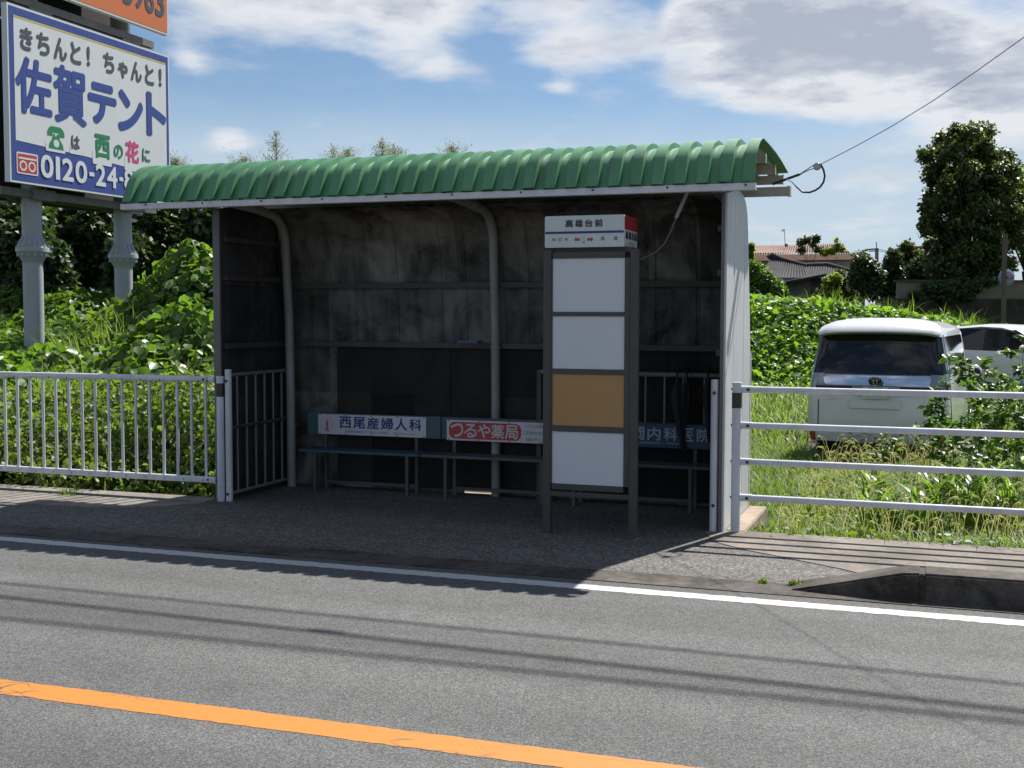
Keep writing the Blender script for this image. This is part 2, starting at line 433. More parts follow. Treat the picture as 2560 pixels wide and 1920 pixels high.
GX, GY = np.meshgrid(gx, gy, indexing='ij'); GZ = terrain(GX, GY)
a_, b_ = GX.shape; I = np.arange(a_*b_).reshape(a_, b_)
g = np_mesh('ground', np.stack([GX, GY, GZ], -1).reshape(-1, 3), [np.stack([I[:-1, :-1], I[1:, :-1], I[1:, 1:], I[:-1, 1:]], -1).reshape(-1, 4)], M['soil'], smooth=True)
tag(g, kind='structure')

def sheet(name, pts, z, mat, th=.05):
    mb = MB(); mb.prism(pts, z - th, z, 'z'); return tag(mb.build(name, mat), kind='structure')
sheet('road', [(-60, -7), (60, -7), (60, 7.035), (-60, 7.035)], 0, M['asphalt'], .12)
sheet('gutter_strip', [(-60, 7.06), (60, 7.06), (60, 7.345), (-60, 7.345)], .0, M['kerbc'], .06)
# worn asphalt in front of and inside the shelter, with concrete either side
sheet('bus_bay', [(-60, 7.35), (60, 7.35), (60, 9.03), (-1.53, 9.03), (-1.53, 10.125), (-5.87, 10.125), (-5.87, 9.03), (-60, 9.03)], 0, M['apron'], .07)
sheet('pavement', [(60, 7.44), (60, 9.035), (-1.42, 9.035), (-1.62, 8.93), (-1.5, 8.56), (-1.25, 8.33), (-.98, 8.17), (-.55, 7.9), (-.2, 7.62), (.05, 7.44)], .005, M['concrete'], .02)
sheet('pavement', [(-60, 8.215), (-7.2, 8.215), (-6.6, 8.26), (-6.15, 8.5), (-5.95, 8.78), (-60, 8.78)], .005, M['edging'], .02)
sheet('pavement_edging', [(-60, 8.80), (-5.93, 8.80), (-5.93, 9.03), (-60, 9.03)], .012, M['edging'], .2)

def kerb():
    mb = MB(); mb.prism([(-.80, .002), (-.16, .150), (-.06, .156), (-.06, -.1), (-.80, -.1)], 7.19, 7.432, 'y'); x = -.05
    mb.box(-.1, 8.2, 7.20, 7.42, -.1, .148)
    for i in range(14): mb.box(x, x+.596, 7.19 + .004*random.uniform(-1, 1), 7.432, -.1, .158 + .003*random.uniform(-1, 1)); x += .60
    return tag(mb.build('kerb', M['kerbc'], bevel=.013), kind='structure')
kerb()

def stripe(name, pa, pb, w, z, mat, jag=.005, n=420):
    """painted line with ragged edges; pa/pb are the far edge's ends"""
    mb = MB(); vs = []
    for i in range(n+1):
        t = i/n; x = pa[0] + (pb[0]-pa[0])*t; y = pa[1] + (pb[1]-pa[1])*t
        vs += [(x, y + random.uniform(-jag, jag), z), (x, y - w + random.uniform(-jag, jag)*1.3, z)]
    mb.add(vs, [(2*i, 2*i+1, 2*i+3, 2*i+2) for i in range(n)])
    return tag(mb.build(name, mat), kind='structure')
def linepaint(name, col, crack, wear):
    m, nt, b, N, L = nmat(name); v = posvec(nt)
    wob = N('ShaderNodeVectorMath'); wob.operation = 'ADD'; L(v, wob.inputs[0])
    nz = N('ShaderNodeTexNoise'); nz.inputs['Scale'].default_value = 3; L(v, nz.inputs['Vector'])
    sc = N('ShaderNodeVectorMath'); sc.operation = 'SCALE'; L(nz.outputs['Color'], sc.inputs[0]); sc.inputs['Scale'].default_value = .35; L(sc.outputs[0], wob.inputs[1])
    mp = N('ShaderNodeMapping'); L(wob.outputs[0], mp.inputs[0]); mp.inputs['Scale'].default_value = (.30, 1.5, 1)
    vd = tvor(nt, 8, 'DISTANCE_TO_EDGE', mp.outputs[0], 'Distance')
    zone = tnoise(nt, 1.4, 3, .6, v); fine = tnoise(nt, 150, 3, .75, v)
    crk = mmath(nt, 'MULTIPLY', mrange(nt, vd, .040, .015), mrange(nt, zone, crack, crack+.12))
    wr = mrange(nt, fine, wear, wear-.08)
    k = mmath(nt, 'MAXIMUM', crk, wr, True)
    c = mixc(nt, k, mixc(nt, mrange(nt, tnoise(nt, 30, 4, .6, v), .35, .75, 0, .35), col, tuple(q*.72 for q in col)), (.10, .085, .06))
    L(c, b.inputs['Base Color']); b.inputs['Roughness'].default_value = .65
    bump(nt, b, fine, .25, .003)
    return m
M['whiteline'] = linepaint('white road paint', (.50, .50, .49), .75, .33)
M['orangeline'] = linepaint('orange road paint', (.50, .185, .022), .47, .24)
stripe('edge_line', (-16, 7.00), (9, 6.85), .125, .0015, M['whiteline'], .006, 700)
stripe('centre_line', (-12, 4.155), (8, 4.285), .165, .0015, M['orangeline'], .004, 500)

# ------------------------------------------------------------------ bus shelter
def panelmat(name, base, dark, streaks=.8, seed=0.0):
    """cement board stained in blotches and runs, darkened overall for inside shade"""
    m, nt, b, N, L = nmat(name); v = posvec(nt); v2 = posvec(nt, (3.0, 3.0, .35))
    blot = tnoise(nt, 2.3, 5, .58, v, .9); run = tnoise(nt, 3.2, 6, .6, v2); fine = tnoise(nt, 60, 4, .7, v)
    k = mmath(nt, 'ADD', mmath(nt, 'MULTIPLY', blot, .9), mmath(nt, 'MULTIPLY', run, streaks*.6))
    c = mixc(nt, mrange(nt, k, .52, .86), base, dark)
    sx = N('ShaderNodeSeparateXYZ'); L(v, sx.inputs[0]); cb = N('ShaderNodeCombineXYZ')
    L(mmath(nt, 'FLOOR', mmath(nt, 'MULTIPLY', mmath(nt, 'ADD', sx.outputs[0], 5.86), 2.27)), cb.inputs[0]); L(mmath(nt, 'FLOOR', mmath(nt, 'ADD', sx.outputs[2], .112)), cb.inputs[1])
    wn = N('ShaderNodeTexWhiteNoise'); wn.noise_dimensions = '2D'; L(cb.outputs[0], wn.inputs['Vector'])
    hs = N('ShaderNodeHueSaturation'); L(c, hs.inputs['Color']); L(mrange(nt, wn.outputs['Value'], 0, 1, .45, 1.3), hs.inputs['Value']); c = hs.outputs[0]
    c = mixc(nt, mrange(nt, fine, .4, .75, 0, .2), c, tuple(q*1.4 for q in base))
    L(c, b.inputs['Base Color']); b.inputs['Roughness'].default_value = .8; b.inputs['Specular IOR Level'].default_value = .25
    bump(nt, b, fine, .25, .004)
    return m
M['panel'] = panelmat('stained cement board', (.215, .208, .188), (.024, .023, .022))  # stains, plus board colours lowered to paint in the shade inside
M['sidepanel'] = panelmat('shade-darkened side board', (.075, .072, .07), (.022, .02, .019))
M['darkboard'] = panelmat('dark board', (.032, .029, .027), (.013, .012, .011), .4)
M['pipe'] = painted('flaking pipe paint', (.32, .33, .31), .5, .75, (.12, .11, .09), 5)
M['girt'] = painted('dark girt', (.075, .07, .065), .6, .5, (.02, .018, .016), 6)
def roofmat():
    m, nt, b, N, L = nmat('green roof sheet'); v = posvec(nt)
    n = tnoise(nt, 2.2, 6, .6, posvec(nt, (1, 2.5, .5))); f = tnoise(nt, 70, 4, .7, v)
    c = mixc(nt, mrange(nt, n, .3, .75), (.042, .205, .085), (.080, .275, .120))
    c = mixc(nt, mrange(nt, f, .3, .8, 0, .25), c, (.03, .13, .06))
    c = mixc(nt, mrange(nt, tnoise(nt, 7, 6, .7, posvec(nt, (1, .25, .15))), .52, .75, 0, .6), c, (.045, .075, .045))
    L(c, b.inputs['Base Color']); b.inputs['Roughness'].default_value = .5; b.inputs['Specular IOR Level'].default_value = .8
    bump(nt, b, f, .12, .003)
    return m
M['roof'] = roofmat()

XL, XR, YF, YB = -5.86, -1.487, 8.94, 10.13
sh = thing('bus_shelter', 'open fronted roadside bus shelter with ribbed green roof and soot stained walls', 'bus shelter', (-3.67, 9.5, 0))
def roof():
    prof = [(8.692, 2.566), (8.700, 2.585), (8.718, 2.62), (8.735, 2.655), (8.752, 2.695), (8.775, 2.737), (8.806, 2.778), (8.85, 2.815), (8.91, 2.85), (8.98, 2.876), (9.06, 2.894), (9.2, 2.899), (9.45, 2.895), (9.8, 2.882), (10.2, 2.858), (10.67, 2.82)]
    x1, n = -1.249, 32; per = (6.55 - 1.249)/n
    nrm = []
    for i in range(len(prof)):
        a, b = prof[max(i-1, 0)], prof[min(i+1, len(prof)-1)]; t = Vector((b[0]-a[0], b[1]-a[1])).normalized(); nrm.append((-t.y, t.x))
    xs = []
    for i in range(n):
        e = x1 - i*per; xs += [(e, 1), (e - per*.50, 1), (e - per*.555, 0), (e - per*.955, 0)]
    xs.append((x1 - n*per, 1)); xs.append((x1 - n*per - per*.5, 1))
    mb = MB(); rows = []
    jit = 0
    for x, r in xs:
        if r: jit = random.uniform(-.004, .004)
        rows.append([(x + .004*math.sin(y*9 + x*3), y + nn[0]*.042*r, z + nn[1]*.042*r + jit) for (y, z), nn in zip(prof, nrm)])
    mb.grid(rows)
    k = len(prof); N2 = len(mb.v)
    # a little thickness
    rows2 = [[(x, y - nn[0]*.006, z - nn[1]*.006) for (x, y, z), nn in zip(r, nrm)] for r in rows]
    mb.grid(rows2)
    for j in range(k-1):
        mb.f += [(j, j+1, N2+j+1, N2+j), (len(rows)*k-k+j, N2+len(rows)*k-k+j, N2+len(rows)*k-k+j+1, len(rows)*k-k+j+1)]; mb.m += [0, 0]
    mb.build('roof', M['roof'], sh, smooth=38)
roof()
mb = MB(); mb.box(-6.66, -1.245, 8.676, 8.706, 2.522, 2.570); mb.box(-6.66, -1.245, 8.706, 8.75, 2.522, 2.528)
fa = mb.build('fascia', M['fascia'], sh)
mb = MB()
for i in range(10): mb = MB(); mb.disc((-6.4 + i*.565, 8.677, 2.556), (0, -1, 0), .008, .006, 8); mb.build('bolt', M['bolt'], fa)
# purlins under the roof sheets run out past the right-hand wall
for y, z0, z1, tip, mt in ((9.36, 2.795, 2.862, -1.275, 'timber'), (9.93, 2.77, 2.842, -1.275, 'rustyboard'), (10.45, 2.742, 2.815, -1.275, 'timber'), (8.80, 2.60, 2.66, -1.30, 'timber')):
    mb = MB(); mb.box(-6.55, tip, y, y + .045, z0, z1); mb.box(tip, tip + .006, y - .004, y + .05, z0 - .004, z1 + .006)
    mb.build('purlin', M[mt], sh)
mb = MB(); mb.box(-6.5, -1.16, 10.0, 10.07, 2.60, 2.672); mb.box(-1.18, -1.155, 9.992, 10.078, 2.595, 2.676); mb.build('beam', M['timber'], sh)
for x in (-1.62, -3.7, -5.78):
    mb = MB(); mb.prism([(8.79, 2.60), (9.3, 2.665), (10.0, 2.675), (10.5, 2.73), (10.5, 2.745), (9.9, 2.765), (9.4, 2.79), (8.98, 2.80), (8.83, 2.70)], x-.02, x+.02, 'x')
    mb.build('rafter', M['girt'], sh)
WP = [(8.95, -.02), (8.95, 2.53), (9.42, 2.598), (9.62, 2.592), (9.73, 2.574), (9.82, 2.545), (9.885, 2.50), (9.935, 2.44), (9.962, 2.37), (10.07, 1.92), (10.16, 1.5), (10.2, 1.25), (10.2, -.02)]
mb = MB(); mb.prism(WP, XR-.018, XR, 'x')
for y in (9.30, 9.80): mb.box(XR, XR+.0015, y, y+.005, .05, 2.3 if y > 9.7 else 2.5)
rw = mb.build('side_wall', M['gwhite'], sh); rw['label'] = 'white painted right side wall with curved rear corner'
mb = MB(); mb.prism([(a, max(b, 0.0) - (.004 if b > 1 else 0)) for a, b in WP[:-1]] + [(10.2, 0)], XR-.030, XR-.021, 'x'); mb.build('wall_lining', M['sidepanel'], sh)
mb = MB(); mb.box(XR-.018, XR+.004, 10.195, 10.235, -.3, 1.30); mb.build('corner_trim', M['gwhite'], sh)
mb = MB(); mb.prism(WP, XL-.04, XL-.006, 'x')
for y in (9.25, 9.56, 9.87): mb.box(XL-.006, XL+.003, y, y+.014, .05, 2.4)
lw = mb.build('side_wall', M['sidepanel'], sh); lw['label'] = 'shade-darkened left side wall of vertical boards'
BP = [(10.13, 0), (10.128, 1.25), (10.118, 1.6), (10.09, 1.92), (10.05, 2.2), (10.0, 2.36), (9.95, 2.45), (9.87, 2.515), (9.78, 2.55), (9.66, 2.565)]
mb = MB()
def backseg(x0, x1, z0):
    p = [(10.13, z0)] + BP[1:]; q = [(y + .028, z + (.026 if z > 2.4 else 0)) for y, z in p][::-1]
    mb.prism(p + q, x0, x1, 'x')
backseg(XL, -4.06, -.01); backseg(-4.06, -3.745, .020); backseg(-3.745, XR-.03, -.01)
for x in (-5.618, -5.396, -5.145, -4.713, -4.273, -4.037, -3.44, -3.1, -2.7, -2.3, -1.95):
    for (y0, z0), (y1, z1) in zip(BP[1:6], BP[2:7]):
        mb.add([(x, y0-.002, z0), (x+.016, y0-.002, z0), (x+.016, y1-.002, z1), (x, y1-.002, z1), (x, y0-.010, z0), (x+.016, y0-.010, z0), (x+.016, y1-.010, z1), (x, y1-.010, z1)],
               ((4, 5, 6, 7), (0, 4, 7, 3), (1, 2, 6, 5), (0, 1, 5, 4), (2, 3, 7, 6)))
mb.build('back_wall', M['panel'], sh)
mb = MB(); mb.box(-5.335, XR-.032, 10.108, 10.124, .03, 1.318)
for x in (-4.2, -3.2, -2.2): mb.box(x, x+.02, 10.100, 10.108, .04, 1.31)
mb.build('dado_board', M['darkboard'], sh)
mb = MB()
for z, y in ((1.888, 10.03), (1.345, 10.06)): mb.box(XL, XR-.031, y, y+.06, z-.022, z+.026)
for z in (1.94, 1.345, 2.27): mb.box(XL-.005, XL+.045, 9.0, 9.93, z-.02, z+.026); mb.box(XR-.08, XR-.031, 9.0, 9.93, z-.02, z+.026)
mb.build('girt', M['girt'], sh)
def archpipe(x, dy):
    pts = [(x, 10.045+dy, 0), (x, 10.04+dy, .9), (x, 10.02+dy, 1.6), (x, 9.985+dy, 2.05)]
    for i in range(9):
        t = R(90*i/8); pts.append((x, 9.70+dy + .27*math.cos(t), 2.25 + .28*math.sin(t)))
    pts += [(x, 9.35, 2.56), (x, 8.80, 2.585)]
    mb = MB(); mb.tube(pts, .041, 14); mb.tube([(x, 10.03+dy, 1.32), (x, 10.03+dy, 1.345)], .047, 14); return mb.build('frame_pipe', M['pipe'], sh, smooth=40)
archpipe(-3.715, 0); archpipe(-5.74, -.1); archpipe(-1.60, -.06)
mb = MB(); mb.box(XL-.045, XL+.02, 8.925, 8.948, 0, 2.52); mb.build('corner_post', M['grime'], sh)
mb = MB(); mb.box(XR-.040, XR-.019, 8.935, 8.949, 0, 2.52); mb.build('corner_post', M['grime'], sh)
mb = MB(); mb.box(XR+.002, -1.335, 9.04, 10.26, -.5, .006); mb.box(XL, XR, 10.16, 10.26, -.5, -.012); mb.build('foundation', concrete('footing concrete', (.40, .31, .235), .6), sh, bevel=.008)

# loose conduit and cable hanging from the ceiling
cb = thing('hanging_cable', 'loose grey cable drooping from the shelter ceiling through a white sleeve', 'cable', (-1.86, 9.25, 2.0))
q = [(-1.80, 9.2, 2.66), (-1.852, 9.2, 2.541), (-1.925, 9.2, 2.375), (-1.965, 9.2, 2.27), (-2.017, 9.2, 2.177), (-2.09, 9.2, 2.11), (-2.206, 9.2, 2.06), (-2.34, 9.21, 2.05), (-2.5, 9.23, 2.09)]
mb = MB(); mb.tube(q, .006, 6); mb.build('cable', plain('cable grey', (.30, .30, .29), .5), cb, smooth=60)
mb = MB(); mb.tube([q[0], q[1], q[2]], .016, 8); mb.build('sleeve', M['gwhite'], cb, smooth=60)
# blue tray on the girt beside the middle pipe
mb = MB(); mb.box(-4.02, -3.83, 9.88, 10.0, 1.375, 1.383); mb.box(-4.02, -3.83, 9.88, 9.886, 1.383, 1.398); mb.box(-4.02, -4.014, 9.886, 10.0, 1.383, 1.398); mb.box(-3.836, -3.83, 9.886, 10.0, 1.383, 1.398)
tag(mb.build('tray', plain('blue tray plastic', (.03, .10, .22), .4)), 'small blue tray lying on the ledge left of the middle pipe', 'tray')

# ------------------------------------------------------------------ side railings of the shelter
def railing(name, label, ax, post, far, ztop, zbot, n, vertical=True):
    t = thing(name, label, 'railing', (post[0], post[1], 0))
    P, Q = Vector((*post, 0)), Vector((*far, 0))
    mb = MB(); mb.tube([P, P + Vector((0, 0, ztop + .05))], .030, 14); po = mb.build('post', M['railw'], t, smooth=40)
    for z in (ztop - .05, zbot): mb = MB(); mb.disc((P.x, P.y - .029, z), (0, -1, 0), .013, .006, 10); mb.build('bolt', M['bolt'], po)
    d = (Q - P)
    for nm, z in (('top_rail', ztop), ('middle_rail', (ztop+zbot)/2 + .06), ('bottom_rail', zbot)):
        mb = MB(); mb.tube([P + Vector((0, 0, z)), Q + Vector((0, 0, z))], .017, 8); mb.build(nm, M['girt'] if nm == 'middle_rail' else M['oldrail'], t, smooth=50)
    for i in range(n):
        p = P + d*((i + .9)/(n + .6)); mb = MB(); mb.tube([p + Vector((0, 0, zbot)), p + Vector((0, 0, ztop))], .011, 8); mb.build('bar', M['oldrail'], t, smooth=50)
    return t
M['oldrail'] = painted('grey old rail paint', (.20, .195, .185), .55, .6, (.10, .085, .07), 8)
railing('side_railing', 'short railing of thin vertical bars along the left inside wall of the shelter', 'y', (-5.79, 8.965), (-5.80, 9.98), 1.098, .063, 6)
railing('side_railing', 'short railing of vertical bars along the right inside wall of the shelter', 'y', (-1.566, 8.965), (-1.566, 9.9), 1.098, .2, 5)
t = thing('rear_railing', 'railing along the back wall beside the bus stop sign, with black umbrellas hooked over it', 'railing', (-2.0, 10.02, 0))
mb = MB(); mb.tube([(-3.3, 10.03, 1.125), (-1.62, 10.03, 1.12)], .022, 8); mb.build('top_rail', M['oldrail'], t, smooth=50)
for x in (-2.78, -2.58, -2.345, -2.18, -2.02, -1.84, -1.70):
    mb = MB(); mb.tube([(x, 10.03, .70), (x, 10.03, 1.12)], .010, 8); mb.build('bar', M['oldrail'], t, smooth=50)
mb = MB(); mb.tube([(-3.3, 10.03, .70), (-1.62, 10.03, .70)], .014, 8); mb.build('bottom_rail', M['girt'], t, smooth=50)
for x in (-1.62, -3.3): mb = MB(); mb.box(x-.02, x+.02, 10.01, 10.05, 0, 1.14); mb.build('post', M['girt'], t)

M['umbrella'] = plain('black umbrella cloth', (.012, .012, .014), .7)
def umbrella(x, y, z, tilt, L, fat, label):
    t = thing('umbrella', label, 'umbrella', (x, y, z), 0, 'umbrellas hung on the railing')
    k = Vector((math.sin(tilt), -.04, -math.cos(tilt)))
    pts = [Vector((0, .045, -.03)), Vector((0, .05, .0)), Vector((0, .03, .028)), Vector((0, 0, .035)), Vector((0, -.03, .022)), Vector((0, -.04, -.02)), Vector((0, -.04, -.09))]
    mb = MB(); mb.tube([p + Vector((x, y, z)) for p in pts], .010, 8); mb.build('handle', M['black'], t, smooth=50)
    s = Vector((x, y - .04, z - .08)); n = 12; rows = []
    for i, (f, r) in enumerate(((0, .014), (.06, .03), (.22, fat), (.45, fat*.85), (.75, fat*.5), (.97, .014), (1.0, .006))):
        rows.append([s + k*(L*f) + Vector((r*(1 + .28*(j % 2))*math.cos(6.283*j/n), r*(1 + .28*(j % 2))*math.sin(6.283*j/n), 0)) for j in range(n+1)])
    mb = MB(); mb.grid(rows); mb.build('folded_canopy', M['umbrella'], t, smooth=50)
umbrella(-2.06, 10.0, 1.145, .12, .60, .055, 'black folded umbrella hooked on the railing, leftmost of the three')
umbrella(-1.98, 10.0, 1.145, -.06, .55, .042, 'slim black folded umbrella in the middle of the three on the railing')
umbrella(-1.80, 10.0, 1.143, .04, .50, .036, 'dark short umbrella hung on the railing nearest the right wall')

# ------------------------------------------------------------------ benches with advertising plates on their backrests
M['benchblue'] = painted('blue bench paint', (.045, .09, .135), .5, .5, (.05, .06, .06), 7, streak=False)
M['benchteal'] = painted('teal bench paint', (.05, .12, .13), .5, .5, (.05, .05, .05), 7, streak=False)
M['benchgrey'] = painted('worn grey bench paint', (.085, .095, .10), .5, .5, (.05, .05, .05), 7, streak=False)
M['benchleg'] = painted('bench leg paint', (.075, .08, .08), .5, .5, (.06, .05, .05), 7)
def bench(x0, x1, seatm, backm, label, legs, bx0, bx1):
    t = thing('bench', label, 'bench', ((x0+x1)/2, 9.86, 0), 0, 'benches along the back wall of the shelter')
    mb = MB(); mb.box(x0, x1, 9.731, 9.86, .36, .385); mb.box(x0, x1, 9.872, 9.995, .36, .385); mb.build('seat', seatm, t, bevel=.004)
    mb = MB(); mb.box(bx0, bx1, 9.955, 9.975, .505, .705); mb.build('backrest', backm, t, bevel=.003)
    for lx in legs:
        for y in (9.76, 9.975):
            mb = MB(); mb.box(lx-.014, lx+.014, y-.014, y+.014, 0, .36 if y < 9.9 else .5); mb.build('leg', M['benchleg'], t)
    mb = MB(); mb.box(legs[0], legs[1], 9.966, 9.984, .045, .075); mb.build('stretcher', M['benchleg'], t)
    return t
bench(-5.55, -4.325, M['benchblue'], M['benchteal'], 'blue painted bench at the left end, below the white clinic plate', (-5.384, -4.456), -5.57, -4.215)
bench(-4.315, -3.08, M['benchgrey'], M['benchblue'], 'worn grey bench in the middle, below the red pharmacy plate', (-4.084, -3.19), -4.205, -3.06)
bench(-3.06, -1.72, M['benchgrey'], M['benchblue'], 'dark bench at the right end, behind the bus stop sign', (-2.9, -1.9), -3.05, -1.70)
SY = 9.947
def sg(X): return X*1.0068
def sz(z): return 1.637 + (z - 1.637)*1.0068
U, V_ = (1, 0, 0), (0, 0, 1)
M['platewhite'] = painted('white enamel plate', (.60, .60, .63), .35, .3, (.3, .3, .3), 5)
M['plateblue'] = painted('blue enamel plate', (.02, .085, .17), .35, .3, (.02, .04, .07), 5)
M['inkblue'] = plain('blue ink', (.012, .035, .20), .4); M['inkred'] = plain('red ink', (.50, .045, .04), .4); M['inkdark'] = plain('dark ink', (.03, .035, .04), .4)
M['inkpink'] = plain('pink ink', (.50, .13, .17), .4); M['inkpale'] = plain('pale pink ink', (.48, .42, .46), .4); M['inkfade'] = plain('faded blue ink', (.14, .20, .30), .5); M['inkfadered'] = plain('faded red ink', (.38, .22, .24), .5)
M['inkwhite'] = plain('white ink', (.62, .62, .64), .4); M['inkpaleblue'] = plain('pale blue lettering', (.42, .46, .50), .5)
def plate(name, label, x0, x1, z0, z1, mat):
    x0, x1, z0, z1 = sg(x0), sg(x1), sz(z0), sz(z1)
    t = thing(name, label, 'sign', ((x0+x1)/2, SY, z0), 0, 'advertising plates on the benches')
    mb = MB(); mb.box(x0, x1, SY, SY+.007, z0, z1); mb.build('panel', mat, t)
    for i in range(5):
        x = x0 + .02 + (x1-x0-.04)*i/4
        for z in (z0+.008, z1-.008): mb = MB(); mb.disc((x, SY, z), (0, -1, 0), .006, .003, 8); mb.build('rivet', M['bolt'], t)
    return t, (x0, SY-.0025, z0), x1-x0, z1-z0
t, o, w, h = plate('clinic_sign', 'white plate with blue characters and a pink figure on the left bench', -5.416, -4.325, .517, .702, M['platewhite'])
cw = [(.205+i*.1293, .205+i*.1293+.108) for i in range(6)]
lettering('西尾産婦人科', o, U, V_, None, M['inkblue'], t, .0028, chars=[(a*w, b*w, .34*h, .90*h) for a, b in cw])
lettering('筑紫野市湯町25-7（春日バス停前）', o, U, V_, (.255*w, .655*w, .10*h, .23*h), M['inkfade'], t)
lettering('☎926-1105', o, U, V_, (.70*w, .90*w, .10*h, .23*h), M['inkfadered'], t)
ringfaces(.085*w, .52*h, .055*w, .40*h, .006, o, U, V_, M['inkpale'], t, 'wreath')
flat([(.085*w-.016, .18*h), (.085*w+.016, .18*h), (.085*w+.012, .42*h), (.085*w+.014, .58*h), (.085*w+.006, .66*h), (.085*w-.006, .66*h), (.085*w-.014, .58*h), (.085*w-.012, .42*h)], o, U, V_, M['inkpink'], t, 'figure_mark')
flat(ell(.085*w, .73*h, .007, .011, 12), o, U, V_, M['inkpink'], t, 'figure_mark')
t, o, w, h = plate('pharmacy_sign', 'white plate with a red panel of white characters on the middle bench', -4.122, -2.93, .507, .688, M['platewhite'])
flat([(a, b) for a, b in rrect(.018*w, .590*w, .09*h, .91*h, .055, 5)], o, U, V_, M['inkred'], t, 'red_panel')
o2 = (o[0], o[1]-.0015, o[2])
lettering('つるや薬局', o2, U, V_, None, M['inkwhite'], t, .0028, chars=[((.035+i*.108)*w, (.035+i*.108+.098)*w, .17*h, .83*h) for i in range(5)])
lettering('くすりの御相談は', o, U, V_, (.625*w, .83*w, .74*h, .90*h), M['inkfadered'], t)
lettering('二日市中央通り', o, U, V_, (.60*w, .80*w, .40*h, .58*h), M['inkfade'], t)
lettering('営業', o, U, V_, (.81*w, .85*w, .34*h, .64*h), M['inkfade'], t)
lettering('☎922-24', o, U, V_, (.62*w, .84*w, .10*h, .27*h), M['inkfadered'], t)
t, o, w, h = plate('hospital_sign', 'blue plate with pale characters on the right bench beside the wall', -2.87, -1.742, .53, .697, M['plateblue'])
lettering('岡内科医院', o, U, V_, None, M['inkpaleblue'], t, .0030, chars=[(w - .585*(5-i)/5*1.20 + .012, w - .585*(5-i)/5*1.20 + .012 + .108, .28*h, .92*h) for i in range(5)])
lettering('（西鉄高雄台前バス停前より）', o, U, V_, (w-.62, w-.25, .07*h, .19*h), M['inkpaleblue'], t)

# ------------------------------------------------------------------ bus stop sign
M['signframe'] = painted('brown grey steel', (.058, .053, .050), .45, .35, (.05, .045, .04), 6)
M['blankwhite'] = painted('blank white notice board', (.60, .63, .66), .35, .22, (.40, .42, .44), 3)
M['blankorange'] = painted('faded orange notice board', (.42, .24, .085), .4, .35, (.30, .17, .07), 4)
M['boxwhite'] = painted('white sign box', (.58, .64, .62), .35, .25, (.30, .31, .30), 6)
bs = thing('bus_stop_sign', 'tall bus stop stand with a white name box over four blank notice panels', 'bus stop sign', (-2.4, 8.47, 0))
for x0, x1 in ((-2.754, -2.692), (-2.098, -2.036)):
    mb = MB(); mb.rbox(x0, x1, 8.444, 8.504, 0, 2.10, .008, 'z'); mb.build('post', M['signframe'], bs, smooth=40)
mb = MB()
for z0, z1 in ((2.040, 2.085), (1.618, 1.650), (1.192, 1.232), (.767, .812), (.335, .379)): mb.box(-2.6825, -2.1375, 8.450, 8.488, z0, z1)
mb.box(-2.691, -2.683, 8.450, 8.488, .379, 2.04); mb.box(-2.137, -2.099, 8.450, 8.488, .379, 2.04); mb.box(-2.74, -2.05, 8.452, 8.485, .285, .320)
mb.build('frame', M['signframe'], bs)
for i, (z0, z1) in enumerate(((1.650, 2.040), (1.232, 1.618), (.812, 1.192), (.379, .767))):
    mb = MB(); mb.box(-2.683, -2.137, 8.458, 8.478, z0, z1); pn = mb.build('notice_panel', M['blankorange' if i == 2 else 'blankwhite'], bs)
    if i == 2: pn['label'] = 'faded orange notice panel'
mb = MB(); mb.rbox(-2.742, -2.141, 8.444, 8.829, 2.120, 2.350, .012, 'y'); bx = mb.build('name_box', M['boxwhite'], bs, smooth=40)
mb = MB(); mb.box(-2.70, -2.10, 8.50, 8.77, 2.085, 2.118); mb.build('box_base', M['signframe'], bs)
o = (-2.742, 8.4415, 2.120); w, h = .601, .230
flat([(0.004, .435*h), (w-.004, .435*h), (w-.004, .505*h), (.004, .505*h)], o, U, V_, M['inkblue'], bx, 'blue_stripe')
lettering('高雄台前', o, U, V_, None, M['inkdark'], bx, .0016, chars=[((.265+i*.124)*w, (.265+i*.124+.092)*w, .64*h, .87*h) for i in range(4)])
lettering('桧の木', o, U, V_, None, M['inkdark'], bx, .0009, chars=[((.095+i*.078)*w, (.095+i*.078+.046)*w, .20*h, .31*h) for i in range(3)])
lettering('高雄', o, U, V_, None, M['inkdark'], bx, .0009, chars=[(.71*w, .757*w, .20*h, .33*h), (.87*w, .917*w, .20*h, .33*h)])
lettering('次は', o, U, V_, None, M['inkdark'], bx, .0009, chars=[(.483*w, .507*w, .27*h, .34*h), (.480*w, .508*w, .13*h, .20*h)])
for s, c in ((-1, .415), (1, .575)):
    a = [(-.042, .0), (-.018, .030), (-.018, .014), (.038, .014), (.038, -.014), (-.018, -.014), (-.018, -.030)]
    flat([(c*w - s*p[0]*.55*1.0, .245*h + p[1]*.62) for p in a], o, U, V_, M['inkred'], bx, 'arrow')
o = (-2.1385, 8.444, 2.120); U2 = (0, 1, 0)
flat([(.006, .545*h), (.379, .545*h), (.379, .985*h), (.006, .985*h)], o, U2, V_, plain('red sign panel', (.36, .025, .025), .4), bx, 'red_panel')
lettering('にしてつ', (o[0]+.001, o[1], o[2]), U2, V_, (.12, .27, .72*h, .82*h), M['inkfadered'], bx)
lettering('高雄台前', o, U2, V_, None, M['inkdark'], bx, .0016, chars=[(.035+i*.087, .035+i*.087+.060, .25*h, .50*h) for i in range(4)])
lettering('のりば', o, U2, V_, (.13, .25, .09*h, .18*h), M['inkfade'], bx)

